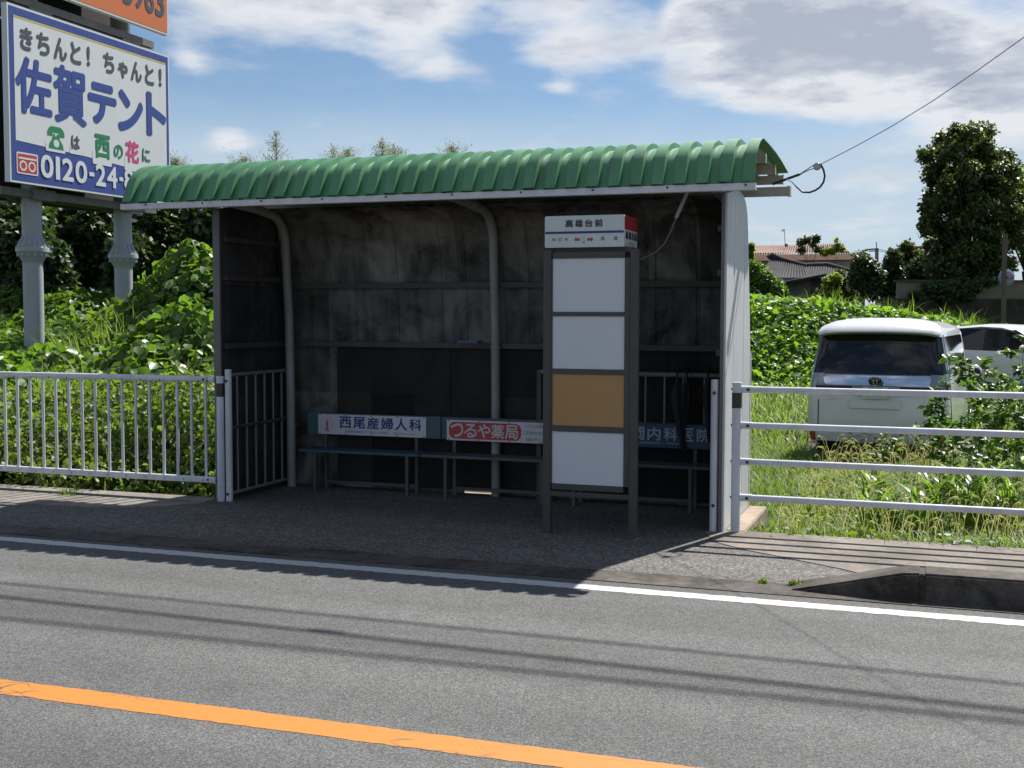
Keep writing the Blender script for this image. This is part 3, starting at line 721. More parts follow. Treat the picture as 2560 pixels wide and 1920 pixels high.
# ------------------------------------------------------------------ pedestrian fence on the left
lf = thing('pedestrian_fence', 'white steel fence with thin vertical bars left of the shelter', 'fence', (-8.2, 8.93, 0))
FY = 8.93
mb = MB(); mb.rbox(-14, -5.90, FY-.028, FY+.028, 1.034, 1.088, .022, 'x', 5); tr = mb.build('top_rail', M['railw'], lf, smooth=50)
mb = MB(); mb.rbox(-14, -5.90, FY-.022, FY+.022, .155, .208, .008, 'x', 3); mb.build('bottom_rail', M['railw'], lf, smooth=50)
def fbolt(x, z, r, dy=.027): mb = MB(); mb.disc((x, FY-dy, z), (0, -1, 0), r, .005, 8); mb.build('bolt', M['bolt'], tr)
for i in range(12): fbolt(-6.05 - i*.2, 1.046, .005); fbolt(-6.02 - i*.2, .180, .005, .021)
for a in ((-6.0, 1.06, .012), (-5.965, 1.05, .009), (-5.965, 1.075, .007), (-5.97, .185, .011, .021)): fbolt(*a)
x = -5.998
while x > -13.6:
    mb = MB(); mb.rbox(x-.0115, x+.0115, FY-.010, FY+.010, .207, 1.036, .005, 'z', 2); mb.build('bar', M['railw'], lf, smooth=50); x -= .1455
for px_ in (-5.858, -8.72, -11.6):
    mb = MB(); mb.tube([(px_, FY+.012, -.1), (px_, FY+.012, 1.072)], .033, 16); mb.tube([(px_, FY+.012, 1.072), (px_, FY+.012, 1.09)], .036, 16); mb.tube([(px_, FY+.012, .135), (px_, FY+.012, .15)], .036, 16); po = mb.build('post', M['railw'], lf, smooth=40)
    mb = MB(); mb.tube([(px_, FY+.012, .912), (px_, FY+.012, 1.028)], .0345, 16); mb.build('reflector_band', M['reflector'], po, smooth=40)

# ------------------------------------------------------------------ guardrail on the right
gr = thing('guardrail', 'white pedestrian guardrail of four horizontal pipes right of the shelter', 'guardrail', (-1.4, 8.98, 0))
for px_ in (-1.404, 1.60):
    mb = MB(); mb.rbox(px_-.033, px_+.033, 8.950, 9.016, -.05, 1.112, .014, 'z', 3); mb.rbox(px_-.035, px_+.035, 8.948, 9.018, 1.112, 1.128, .012, 'z', 3); po = mb.build('post', M['railw'], gr, smooth=40)
    mb = MB(); mb.rbox(px_-.0345, px_+.0345, 8.9485, 9.0175, .938, 1.052, .013, 'z', 3); mb.build('reflector_band', M['reflector'], po, smooth=40)
for z in (1.102, .833, .561, .291):
    mb = MB(); mb.tube([(-1.371, 8.983, z-.0245), (3.6, 8.983, z-.0245)], .0245, 14); rl = mb.build('rail', M['railw'], gr, smooth=50)
    mb = MB(); mb.tube([(-1.371, 8.983, z-.0245), (-1.285, 8.983, z-.0245)], .0275, 14); sl = mb.build('sleeve', M['railw'], rl, smooth=50)
    mb = MB(); mb.disc((-1.318, 8.957, z-.0245), (0, -1, 0), .012, .006, 10); mb.build('bolt', M['bolt'], rl)
    mb = MB(); mb.disc((-1.437, 8.983, z-.0245), (-1, 0, 0), .010, .010, 8); mb.build('bolt', M['bolt'], rl)

# ------------------------------------------------------------------ service wire at the shelter's right end, and the street wires overhead
sw = thing('service_wire', 'thin service wire with insulator and drip loop rising from the shelter roof', 'wire', (-1.15, 10.3, 2.75))
def PY(px, py, Y):
    d = W(px, py, 1.0) - Vector((0, 0, CAM_H)); return Vector((0, 0, CAM_H)) + d*(Y/d.y)
ba, bb = PY(1966, 448, 10.3), PY(1999, 436, 10.3)
mb = MB(); d = (bb-ba).normalized(); mb.tube([ba - d*.12, bb], .012, 6); mb.lathe([(.006, -.003), (.018, -.003), (.018, .003), (.006, .003)], bb, 10); mb.build('bracket', M['bolt'], sw, smooth=40)
ins = PY(2043, 416, 10.15)
mb = MB(); mb.sphere(ins, .033, 12, 8, (1, .7, 1)); mb.tube([ins + Vector((0, -.028, 0)), ins + Vector((0, .028, 0))], .022, 10); mb.build('insulator', plain('porcelain', (.42, .40, .40), .25), sw, smooth=60)
mb = MB(); mb.tube([bb, PY(2038, 410, 10.15), PY(2050, 409, 10.12)], .004, 5); mb.tube([bb, PY(2025, 424, 10.2), PY(2042, 420, 10.15)], .004, 5)
e0, e1 = PY(2055, 409, 10.12), PY(2560, 93, 8.6); dd = e1 - e0; mb.tube([ins, e0] + [e0 + dd*t - Vector((0, 0, .05*math.sin(math.pi*min(1, t)))) for t in (.2, .4, .6, .8, 1, 1.6, 2.5)], .0030, 6); mb.build('wire', plain('wire grey', (.09, .09, .10), .5), sw, smooth=60)
mb = MB(); mb.tube([PY(*q, 10.15) for q in ((2052, 411), (2059, 425), (2062, 440), (2059, 455), (2050, 468), (2038, 476), (2024, 481), (2006, 480), (1994, 470), (1980, 455), (1966, 448))], [.008]*8 + [.006, .004, .004], 8); mb.build('drip_loop', M['black'], sw, smooth=60)
for k, (ya, yb, hz, r) in enumerate(((5.75, 5.70, 5.6, .013), (5.47, 5.31, 6.2, .019), (5.07, 5.165, 7.0, .016))):
    pts = []
    for i in range(13):
        x = -22 + 3.4*i; yg = ya + (yb-ya)*(x+5.2)/5.6
        pts.append((x + .26*hz, yg + .79*hz, hz + .0016*(x+2)**2))
    mb = MB(); mb.tube(pts, r, 8)
    if k == 1: mb.tube([(-1.42, 10.32, 6.20), (-1.22, 10.31, 6.20)], .028, 10)
    tag(mb.build('overhead_wire', plain('black wire', (.02, .02, .02), .5), smooth=60), ['thin overhead street wire, lowest of the three', 'thick overhead street wire, middle of the three', 'overhead street wire, highest of the three'][k], 'wire', 'overhead street wires')

# ------------------------------------------------------------------ billboard on two posts
M['bbpaint'] = painted('grey billboard post', (.36, .385, .42), .45, .25, (.20, .17, .14), 3, bumps=.03)
M['bbwhite'] = painted('billboard white', (.66, .68, .69), .4, .15, (.40, .41, .42), 2)
M['bbblue'] = painted('billboard blue', (.035, .065, .27), .4, .15, (.03, .05, .16), 2)
M['bborange'] = painted('billboard orange', (.62, .17, .045), .4, .12, (.40, .13, .05), 2)
M['bbback'] = painted('dark steel back', (.045, .043, .04), .6, .4, (.02, .02, .02), 4)
M['bbbeam'] = painted('grey steel beam', (.17, .165, .155), .55, .5, (.07, .06, .05), 5)
M['inkgreen'] = plain('green ink', (.02, .22, .075), .4); M['inkgrey'] = plain('dark grey ink', (.085, .085, .10), .4); M['inkrose'] = plain('rose ink', (.62, .07, .20), .4); M['inkyellow'] = plain('yellow ink', (.62, .50, .06), .4)
XB = -14.1
bb = thing('billboard', 'tall roadside billboard on two grey flanged posts, white and blue board under an orange one', 'billboard', (-14.6, 17.9, 0))
for y in (16.66, 19.08):
    mb = MB(); mb.tube([(-14.6, y, -.5), (-14.6, y, 9.6)], .165, 28); po = mb.build('post', M['bbpaint'], bb, smooth=40)
    mb = MB(); mb.lathe([(.166, 2.93), (.175, 2.90), (.26, 2.735), (.275, 2.735), (.275, 2.665), (.26, 2.660), (.172, 2.50), (.166, 2.48)], (-14.6, y, 0), 28)
    for i in range(14):
        a = 6.283*i/14; mb.box(.165, .272, -.008, .008, 2.74, 2.76, Matrix.Translation((-14.6, y, 0)) @ Matrix.Rotation(a, 4, 'Z'))
        mb.add([Matrix.Translation((-14.6, y, 0)) @ Matrix.Rotation(a, 4, 'Z') @ Vector(q) for q in ((.166, -.007, 2.95), (.166, .007, 2.95), (.274, .007, 2.737), (.274, -.007, 2.737), (.166, -.007, 2.737), (.166, .007, 2.737))], ((0, 1, 2, 3), (0, 3, 4), (1, 5, 2), (0, 4, 5, 1)))
    fl = mb.build('flange', M['bbpaint'], po, smooth=30)
    mb = MB()
    for i in range(14): a = 6.283*(i+.5)/14; mb.tube([(-14.6 + .235*math.cos(a), y + .235*math.sin(a), 2.59), (-14.6 + .235*math.cos(a), y + .235*math.sin(a), 2.77)], .022, 6)
    mb.build('flange_bolt', M['bbpaint'], po)
    for x in (-14.83, -14.37):
        for z in (3.62, 6.62): mb = MB(); mb.box(x-.05, x+.05, y-.27, y+.27, z-.09, z+.09); mb.build('clamp', M['bbbeam'], po)
M['sticker'] = plain('white sticker', (.62, .62, .60), .4)
mb = MB(); mb.add([(-14.6 + .1665*math.cos(a), 16.66 + .1665*math.sin(a), z) for z in (1.06, 1.50) for a in (.62, .72, .82, .92)], [(0, 1, 5, 4), (1, 2, 6, 5), (2, 3, 7, 6)]); st = mb.build('sticker', M['sticker'], bb)
mb = MB(); mb.add([(-14.6 + .1675*math.cos(a), 16.66 + .1675*math.sin(a), z) for z in (1.075, 1.14) for a in (.64, .72, .82, .90)], [(0, 1, 5, 4), (1, 2, 6, 5), (2, 3, 7, 6)]); mb.build('red_mark', M['inkfadered'], st)
o = (-14.6 + .1675*math.cos(.66), 16.66 + .1675*math.sin(.66), 1.15); ud = (-.61*.9, .79*.9, 0)
for x in (-14.42, -14.78):
    for z in (3.62, 6.78, 6.62, 9.4): mb = MB(); mb.box(x-.06, x+.06, 15.7, 19.8, z-.065, z+.065); mb.build('beam', M['bbbeam'], bb)
def board(x, s, y0, y1, z0, z1, face, label, rim):
    mb = MB(); mb.box(min(x, x-s*.11), max(x, x-s*.11), y0, y1, z0, z1); pn = mb.build('board', [rim], bb); pn['label'] = label
    mb = MB(); mb.box(x-s*.13, x-s*.112, y0+.05, y1-.05, z0+.05, z1-.05); mb.build('board_back', M['bbback'], pn)
    e = .035; mb = MB(); mb.add([(x+s*.003, y0+e, z0+e), (x+s*.003, y1-e, z0+e), (x+s*.003, y1-e, z1-e), (x+s*.003, y0+e, z1-e)], [(0, 1, 2, 3)]); mb.build('board_face', face, pn)
    return pn
Y0, Y1, Z0, Z1 = 15.62, 19.90, 3.735, 6.575
p1 = board(XB, 1, Y0, Y1, Z0, Z1, M['bbblue'], 'white and blue board with large blue characters', M['bbwhite'])
p2 = board(XB, 1, Y0, Y1, 6.965, 9.7, M['bborange'], 'orange board', M['bbwhite'])
p3 = board(-15.1, -1, Y0, Y1, Z0-.2, Z1, M['bbback'], 'dark back of the board facing the other way', M['bbback']); p4 = board(-15.1, -1, Y0, Y1, 6.965, 9.7, M['bbback'], 'dark back of the upper board facing the other way', M['bbback'])
UB = (0, 1, 0); o = (XB+.006, 0, 0)
flat([(15.755, 4.415), (17.4, 4.36), (18.6, 4.30), (19.785, 4.26), (19.785, 6.415), (15.755, 6.405)], o, UB, V_, M['bbwhite'], p1, 'white_field')
flat([(15.755, 6.375), (19.785, 6.385), (19.785, 6.415), (15.755, 6.405)], (XB+.008, 0, 0), UB, V_, M['inkyellow'], p1, 'yellow_stripe')
o = (XB+.010, 0, 0)
CH = {'佐': (15.80, 16.59, 4.90, 5.77), '賀': (16.68, 17.46, 4.88, 5.80), 'テ': (17.56, 18.26, 5.01, 5.66), 'ン': (18.37, 19.03, 4.98, 5.66), 'ト': (19.20, 19.74, 5.01, 5.75)}
R1 = [(15.91, 16.17, 5.91, 6.25), (16.29, 16.57, 5.91, 6.25), (16.70, 16.99, 5.91, 6.26), (17.11, 17.35, 5.92, 6.26), (17.53, 17.58, 5.95, 6.26), (17.97, 18.24, 5.93, 6.26), (18.37, 18.62, 5.91, 6.18), (18.74, 19.03, 5.92, 6.26), (19.16, 19.40, 5.93, 6.27), (19.58, 19.64, 5.96, 6.27)]
lettering('きちんと!ちゃんと!', o, UB, V_, None, M['inkgrey'], p1, .018, chars=R1)
lettering('佐賀', o, UB, V_, None, M['bbblue'], p1, .036, chars=[CH['佐'], CH['賀']])
lettering('テント', o, UB, V_, None, M['bbblue'], p1, .050, chars=[CH['テ'], CH['ン'], CH['ト']])
# telephone symbol drawn as shapes, then the line of small characters
def white_patch(u0, u1, v0, v1): flat(rrect(u0, u1, v0, v1, .03), (XB+.0085, 0, 0), UB, V_, M['bbwhite'], p1, 'patch')
white_patch(16.44, 16.92, 4.335, 4.5); white_patch(17.62, 18.14, 4.255, 4.5); white_patch(18.50, 18.94, 4.24, 4.5); white_patch(17.03, 17.32, 4.36, 4.5)
flat([(16.49, 4.60), (16.49, 4.67), (16.53, 4.73), (16.59, 4.76), (16.80, 4.76), (16.86, 4.73), (16.90, 4.67), (16.90, 4.60), (16.78, 4.60), (16.78, 4.665), (16.61, 4.665), (16.61, 4.60)], o, UB, V_, M['inkgreen'], p1, 'telephone_mark')
flat([(16.51, 4.385), (16.53, 4.47), (16.60, 4.545), (16.62, 4.60), (16.635, 4.64), (16.67, 4.64), (16.67, 4.60), (16.72, 4.60), (16.72, 4.64), (16.755, 4.64), (16.77, 4.60), (16.79, 4.545), (16.86, 4.47), (16.88, 4.385)], o, UB, V_, M['inkgreen'], p1, 'telephone_mark')
flat(ell(16.695, 4.48, .070, .066), (XB+.0125, 0, 0), UB, V_, M['bbwhite'], p1, 'telephone_mark')
lettering('は', o, UB, V_, (17.08, 17.28, 4.45, 4.67), M['inkgrey'], p1, .012)
lettering('西', o, UB, V_, (17.70, 18.08, 4.39, 4.78), M['inkgreen'], p1, .022)
lettering('の', o, UB, V_, (18.21, 18.45, 4.44, 4.67), M['inkgreen'], p1, .012)
lettering('花', o, UB, V_, (18.55, 18.91, 4.41, 4.78), M['inkrose'], p1, .022)
lettering('に', o, UB, V_, (19.03, 19.25, 4.47, 4.70), M['inkgreen'], p1, .012)
flat(rrect(15.76, 16.25, 3.885, 4.235, .03), (XB+.0085, 0, 0), UB, V_, M['bbwhite'], p1, 'logo_patch')
flat(rrect(15.785, 16.225, 3.91, 4.21, .02), o, UB, V_, M['inkred'], p1, 'logo')
o3 = (XB+.0125, 0, 0)
for c in (15.905, 16.105): ringfaces(c, 4.02, .085, .085, .03, o3, UB, V_, M['bbwhite'], p1, 'logo_loop')
flat([(15.80, 4.155), (16.21, 4.155), (16.21, 4.125), (15.80, 4.125)], o3, UB, V_, M['bbwhite'], p1, 'logo_loop')
lettering('0120-24-8702', o, UB, V_, None, M['bbwhite'], p1, .018, chars=[(16.32, 16.60, 3.89, 4.25), (16.68, 16.76, 3.89, 4.25), (16.84, 17.10, 3.89, 4.25), (17.17, 17.45, 3.89, 4.25), (17.53, 17.64, 4.04, 4.085), (17.70, 17.95, 3.89, 4.25), (18.01, 18.27, 3.89, 4.25), (18.35, 18.44, 4.04, 4.085), (18.49, 18.74, 3.89, 4.25), (18.80, 19.05, 3.89, 4.25), (19.11, 19.38, 3.89, 4.25), (19.44, 19.70, 3.89, 4.25)])
lettering('3963', (XB+.006, 0, 0), UB, V_, None, M['inkgrey'], p2, .022, chars=[(18.55+i*.32, 18.55+i*.32+.25, 7.27, 7.80) for i in range(4)])

# ------------------------------------------------------------------ the white van in the field
def carpaint(name, col):
    m, nt, b, N, L = nmat(name)
    n = tnoise(nt, 2.0, 5, .6, posvec(nt)); f = tnoise(nt, 40, 4, .7, posvec(nt))
    L(mixc(nt, mrange(nt, n, .35, .8, 0, .22), col, (.40, .38, .34)), b.inputs['Base Color'])
    b.inputs['Roughness'].default_value = .3; b.inputs['Coat Weight'].default_value = .7; b.inputs['Coat Roughness'].default_value = .06
    return m
M['pearl'] = carpaint('pearl white car paint', (.78, .79, .80)); M['silver'] = carpaint('white car paint', (.80, .81, .83))
def glassmat(name, col, rough=.03, alpha=1.0):
    m, nt, b, N, L = nmat(name); b.inputs['Base Color'].default_value = (*col, 1); b.inputs['Roughness'].default_value = rough; b.inputs['Specular IOR Level'].default_value = .6
    if alpha < 1:
        t = N('ShaderNodeBsdfTransparent'); t.inputs[0].default_value = (.75, .82, .78, 1); mx = N('ShaderNodeMixShader'); mx.inputs[0].default_value = alpha
        L(t.outputs[0], mx.inputs[1]); L(b.outputs[0], mx.inputs[2]); L(mx.outputs[0], nt.nodes['Material Output'].inputs[0])
    return m
M['darkglass'] = glassmat('privacy glass', (.006, .006, .007)); M['clearglass'] = glassmat('side glass', (.02, .03, .028), .02, .25)
M['chrome'] = plain('chrome', (.72, .73, .74), .07, 1.0); M['lampclear'] = plain('clear tail lamp', (.30, .32, .34), .12, .4, coat=1.0); M['lampred'] = plain('red lamp', (.45, .03, .02), .2, coat=1.0)
M['tyre'] = plain('tyre rubber', (.018, .018, .018), .8); M['alloy'] = plain('alloy wheel', (.35, .36, .37), .3, .8)
van = thing('parked_van', 'white minivan parked in the grass with its dark rear window towards the road', 'van', (-.77, 16.74, -.42), R(-5.6))
RING = [(.86, .28), (.905, .40), (.925, .65), (.925, .95), (.905, 1.10), (.875, 1.30), (.83, 1.60), (.785, 1.82), (.73, 1.90), (.60, 1.945), (.35, 1.965), (0, 1.97)]
def rear_y(z):                                   # profile of the tailgate
    return float(np.interp(z, [.28, .45, .7, 1.0, 1.15, 1.3, 1.6, 1.82, 1.9, 1.97], [.05, .0, .01, .03, .07, .10, .18, .25, .30, .45]))
def van_pt(st, i, sgn):
    hw, z = RING[i]; y, inset, dz = st
    ry = rear_y(z)
    return (sgn*(hw - inset*(hw > .5)), ry*max(0, 1 - y/1.2) + y, z + (dz*(max(0, z-1.1)/.86)))
STN = [(0, .10, 0), (.03, .045, 0), (.09, .012, 0), (.2, 0, 0), (1.0, 0, .0), (2.6, 0, 0), (3.4, .01, -.03), (3.75, .03, -.28), (4.15, .05, -.66), (4.65, .09, -.78), (4.86, .22, -.86), (4.9, .40, -.90)]
mb = MB(); n = len(RING)
rows = [[van_pt(s, i, -1) for i in range(n)] + [van_pt(s, i, 1) for i in range(n-2, -1, -1)] for s in STN]
mb.grid(rows)
colsx = [-1, -.75, -.4, 0, .4, .75, 1]
cap = []
for i in range(n):
    hw, z = RING[i]; w = max(hw - .10*(hw > .5), 0); y = rear_y(z)
    cap.append([(c*w, y - .045*(1 - c*c)*(z < 1.9), z) for c in colsx])
mb.grid(cap); mb.add([rows[-1][j] for j in range(len(rows[-1]))], [tuple(range(len(rows[-1])))]); mb.add([rows[k][0] for k in range(len(rows))] + [rows[k][-1] for k in range(len(rows))], [tuple(range(len(rows))) + tuple(range(2*len(rows)-1, len(rows)-1, -1))])
vb = mb.build('body', M['pearl'], van, smooth=50, local=True)
def rear_panel(pts_z, off, mat, name, parent, ncol=9, inset=.10):
    """surface that follows the tailgate; pts_z = [(z, x left, x right)]"""
    rows = []
    for z, xa, xb in pts_z:
        hw = float(np.interp(z, [r[1] for r in RING], [r[0] for r in RING])) - inset
        rows.append([((xa + (xb-xa)*j/(ncol-1))*(1.012 if abs(xa + (xb-xa)*j/(ncol-1)) > hw + .01 else 1), rear_y(z) - .045*(1 - min(1, abs((xa + (xb-xa)*j/(ncol-1))/hw))**2)*(z < 1.9) - off + float(np.interp(abs(xa + (xb-xa)*j/(ncol-1)) - hw, [0, .055, .088, .1], [0, .03, .09, .2])), z) for j in range(ncol)])
    m_ = MB(); m_.grid(rows); return m_.build(name, mat, parent, smooth=50, local=True)
rear_panel([(1.25, -.882, .882), (1.28, -.876, .876), (1.4, -.858, .858), (1.5, -.842, .842), (1.66, -.815, .815), (1.79, -.79, .79)], .012, M['darkglass'], 'rear_window', van, 25)
# roof spoiler over the window
mb = MB(); rows = []
for k, (y, z, w) in enumerate(((.04, 1.785, .76), (.0, 1.805, .79), (.03, 1.845, .80), (.18, 1.915, .775), (.45, 1.972, .70), (.75, 1.988, .62))):
    rows.append([(c*w, y - .05*(1-c*c) + .10*abs(c)**6, z + .022*(1-c*c) - .03*abs(c)**8) for c in [i/8-1 for i in range(17)]])
mb.grid(rows); mb.grid([[(p[0], p[1]+.25, p[2]-.02) for p in rows[0]], rows[0]])
mb.build('spoiler', M['pearl'], van, smooth=55, local=True)
rear_panel([(1.105, -.66, .66), (1.12, -.68, .68), (1.205, -.70, .70), (1.225, -.62, .62), (1.235, -.5, .5)], .035, M['chrome'], 'garnish', van, 13)
for s in (-1, 1):
    a, b = sorted((s*.69, s*.835)); rear_panel([(1.09, a, b), (1.12, a, b), (1.22, a, b), (1.26, a, b)], .020, M['lampclear'], 'tail_lamp', van, 5)
    a, b = sorted((s*.835, s*.90)); rear_panel([(1.07, a, b), (1.17, a, b), (1.27, a, b)], .010, M['lampclear'], 'tail_lamp', van, 5)
    a, b = sorted((s*.30, s*.80)); rear_panel([(.985, a + (.10 if s < 0 else 0), b - (.10 if s > 0 else 0)), (1.05, a, b), (1.09, a, b)], .010, M['black'], 'lamp_lower_trim', van, 7)  # black strip below the tail lamps
    a, b = sorted((s*.79, s*.865)); rear_panel([(.34, a, b), (.42, a, b), (.50, a, b)], .014, M['lampred'], 'reflector', van, 3)
    rear_panel([(.34, s*.74-.006, s*.74+.006), (.6, s*.755-.006, s*.755+.006), (.9, s*.755-.006, s*.755+.006)], .006, M['black'], 'tailgate_seam', van, 2)
rear_panel([(.28, -.72, .72), (.30, -.76, .76), (.335, -.78, .78)], .012, M['black'], 'bumper_underside', van)
mb = MB(); mb.rbox(-.30, .32, -.040, -.020, .985, 1.10, .01, 'y'); rec = mb.build('plate_recess', M['lampclear'], van, local=True)
mb = MB(); mb.rbox(-.165, .165, -.056, -.045, .925, 1.09, .008, 'y'); pl = mb.build('number_plate', plain('white plate', (.62, .64, .60), .4), van, local=True)
mb = MB(); mb.rbox(-.33, .33, -.044, -.038, .80, .915, .02, 'y'); mb.build('plate_surround', M['pearl'], van, local=True)
def vlet(txt, box, mat, name, parent, bold=.02, y=-.0585):
    p = van.matrix_basis.to_3x3(); c = bpy.data.curves.new('g', 'FONT'); c.body = txt; c.offset = bold
    o_ = bpy.data.objects.new('g', c); COL.objects.link(o_); dg = bpy.context.evaluated_depsgraph_get(); me = bpy.data.meshes.new_from_object(o_.evaluated_get(dg))
    xs = [v.co.x for v in me.vertices]; ys = [v.co.y for v in me.vertices]; m_ = MB()
    m_.add([(box[0] + (v.co.x-min(xs))/(max(xs)-min(xs))*(box[1]-box[0]), y, box[2] + (v.co.y-min(ys))/(max(ys)-min(ys))*(box[3]-box[2])) for v in me.vertices], [tuple(q.vertices) for q in me.polygons])
    bpy.data.objects.remove(o_); bpy.data.curves.remove(c)
    return m_.build(name, mat, parent, local=True)
vlet('福岡', (-.085, -.01, 1.042, 1.078), M['inkgreen'], 'plate_lettering', pl); vlet('347', (.01, .09, 1.042, 1.078), M['inkgreen'], 'plate_lettering', pl)
vlet('vellfire', (-.70, -.46, .905, .935), M['chrome'], 'model_script', van, .01, -.012)
# three-ellipse emblem on a dark oval
mb = MB(); mb.prism(ell(0, 0, .092, .062, 24), -.104, -.080, 'y')
eb = mb.build('emblem', M['black'], van, local=True); eb.location = (0, .03, 1.165)
def oval(a, b, cx, cz, r, y): 
    m_ = MB(); m_.tube([(cx + a*math.cos(6.28319*i/24), y, 1.165 + cz + b*math.sin(6.28319*i/24)) for i in range(25)], r, 6, False); return m_
for a, b, cx, cz in ((.092, .062, 0, 0), (.026, .056, 0, 0), (.060, .020, 0, .030)): oval(a, b, cx, cz, .0045, -.076).build('emblem_ring', M['chrome'], van, smooth=60, local=True)
for s in (-1, 1):                                          # side glass, mirror, wheels
    m_ = MB(); rows = []
    for z in (1.25, 1.35, 1.55, 1.76):
        hw = float(np.interp(z, [r[1] for r in RING], [r[0] for r in RING])) + .008
        rows.append([(s*(hw - i_), rear_y(z)*(1 - q_/1.2) + q_ - .006, z) for q_, i_ in ((.012, .085), (.03, .045), (.09, .012))] + [(s*(hw - .03*(y > 3.2)), y, z) for y in (.25 + rear_y(z), .9, 1.0, 2.0, 2.1, 3.0, 3.0 + (.55 if z < 1.2 else (.45 if z < 1.4 else .25)))])
    m_.grid(rows); m_.build('side_window', M['darkglass'], van, local=True)
    m_ = MB(); m_.sphere((s*1.02, 3.12, 1.18), .13, 10, 7, (.75, .55, .85)); mi = m_.build('wing_mirror', M['pearl'], van, smooth=60, local=True)
    m_ = MB(); m_.sphere((s*1.015, 3.06, 1.165), .12, 10, 7, (.75, .35, .80)); m_.tube([(s*.88, 3.15, 1.10), (s*.98, 3.12, 1.12)], .03, 6); m_.build('mirror_glass', M['black'], mi, smooth=60, local=True)
    for y in (1.0, 3.95):
        m_ = MB(); prof = [(.20, -.11), (.30, -.115), (.335, -.09), (.34, 0), (.335, .09), (.30, .115), (.20, .11)]; m_.lathe(prof, (0, 0, 0), 28)
        mt = Matrix.Translation((s*.80, y, .34)) @ Matrix.Rotation(R(90), 4, 'Y'); m_.v = [tuple(mt @ Vector(q)) for q in m_.v]; wh = m_.build('wheel', M['tyre'], van, smooth=40, local=True)
        m_ = MB(); m_.lathe([(.0, .08), (.19, .10), (.205, .118), (.21, .09)], (0, 0, 0), 20); m_.v = [tuple(Matrix.Translation((s*.80, y, .34)) @ Matrix.Rotation(R(90*s), 4, 'Y') @ Vector(q)) for q in m_.v]; m_.build('rim', M['alloy'], wh, smooth=40, local=True)

# ------------------------------------------------------------------ the white hatchback beyond the van, three-quarter front towards us
ang = math.atan2(.9425*-.80 + .3343*.60, .3343*-.80*-1 + .9425*.60)
fwd = Vector((.9425*.60 + .3343*.80, .3343*.60 - .9425*.80, 0)).normalized()
b0 = W(2483, 866, 27.2)
car_rz = math.atan2(fwd.y, fwd.x) - R(90)
gz = .13 - .22
cp = b0 - fwd*2.0; lft = Vector((-fwd.y, fwd.x, 0))
side = 1 if lft.dot(Vector((0, 0, 0)) - b0) > 0 else -1       # which flank faces the road
cp = cp - lft*side*.83
car = thing('parked_car', 'white hatchback parked behind the van, seen through tall weeds', 'car', (cp.x, cp.y, gz), car_rz)
def X_(s): return s
low = [(-.80, .20), (-.84, .45), (-.85, .72), (-.82, .90)]
stn = [(0, .10, -.05), (.12, .02, 0), (1.0, 0, .02), (2.2, 0, 0), (3.1, .01, -.03), (3.8, .06, -.12), (4.15, .20, -.22), (4.22, .40, -.28)]
mb = MB(); rows = [[(a + i_, y, z + d*(z > .6)) for a, z in low] + [(-(a + i_), y, z + d*(z > .6)) for a, z in low[::-1]] for y, i_, d in stn]
mb.grid(rows); mb.add(rows[0], [tuple(range(8))]); mb.add(rows[-1], [tuple(range(8))])
mb.build('body', M['silver'], car, smooth=45, local=True)
top = [(.35, .95), (.55, 1.30), (.95, 1.44), (1.6, 1.49), (2.1, 1.47), (2.5, 1.38), (3.0, 1.12), (3.35, .93)]
mb = MB(); rows = []
for y, z in top[1:-1]:
    w = .66 - .02*abs(z-1.45); rows.append([(-w, y, z-.04), (-w*.9, y, z), (-.3, y, z+.025), (.3, y, z+.025), (w*.9, y, z), (w, y, z-.04)])
mb.grid(rows); mb.grid([[(p[0]*.97, p[1], p[2]-.035) for p in r] for r in rows]); mb.build('roof', M['silver'], car, smooth=50, local=True)
for s in (-1, 1):
    for (ya, yb) in (((.35, .55), (.42, .85)), ((1.72, 1.70), (1.78, 1.76)), ((3.25, 2.35), (3.35, 2.45))):
        mb = MB(); mb.add([(s*.815, ya[0], .90), (s*.815, yb[0], .90), (s*.655, yb[1], 1.42 if yb[1] < 2.2 else 1.39), (s*.655, ya[1], 1.42 if ya[1] < 2.2 else 1.39)], [(0, 1, 2, 3)]); mb.build('pillar', M['black'], car, local=True)
    mb = MB(); mb.add([(s*.81, .45, .91), (s*.81, 1.72, .91), (s*.658, 1.70, 1.42), (s*.658, .80, 1.38)], [(0, 1, 2, 3)]); mb.build('rear_side_window', M['darkglass'], car, local=True)
    mb = MB(); mb.add([(s*.81, 1.78, .91), (s*.81, 3.22, .90), (s*.660, 2.35, 1.38), (s*.658, 1.76, 1.42)], [(0, 1, 2, 3)]); mb.build('front_side_window', M['clearglass'], car, local=True)
    for y in (.75, 3.35):
        mb = MB(); mb.lathe([(.18, -.10), (.28, -.10), (.30, 0), (.28, .10), (.18, .10)], (0, 0, 0), 24); mt = Matrix.Translation((s*.74, y, .30)) @ Matrix.Rotation(R(90), 4, 'Y'); mb.v = [tuple(mt @ Vector(q)) for q in mb.v]; mb.build('wheel', M['tyre'], car, smooth=40, local=True)
    mb = MB(); mb.box(s*.852-.006, s*.852+.006, 1.0, 1.18, .80, .825); mb.box(s*.852-.006, s*.852+.006, 2.05, 2.23, .80, .825); mb.build('door_handle', M['silver'], car, local=True)
    mb = MB(); mb.sphere((s*.93, 2.75, .98), .10, 8, 6, (.8, .6, .7)); mb.build('wing_mirror', M['silver'], car, smooth=60, local=True)
mb = MB(); mb.add([(-.78, 3.33, .90), (.78, 3.33, .90), (.62, 2.5, 1.385), (-.62, 2.5, 1.385)], [(0, 1, 2, 3)]); mb.build('windscreen', M['clearglass'], car, local=True)
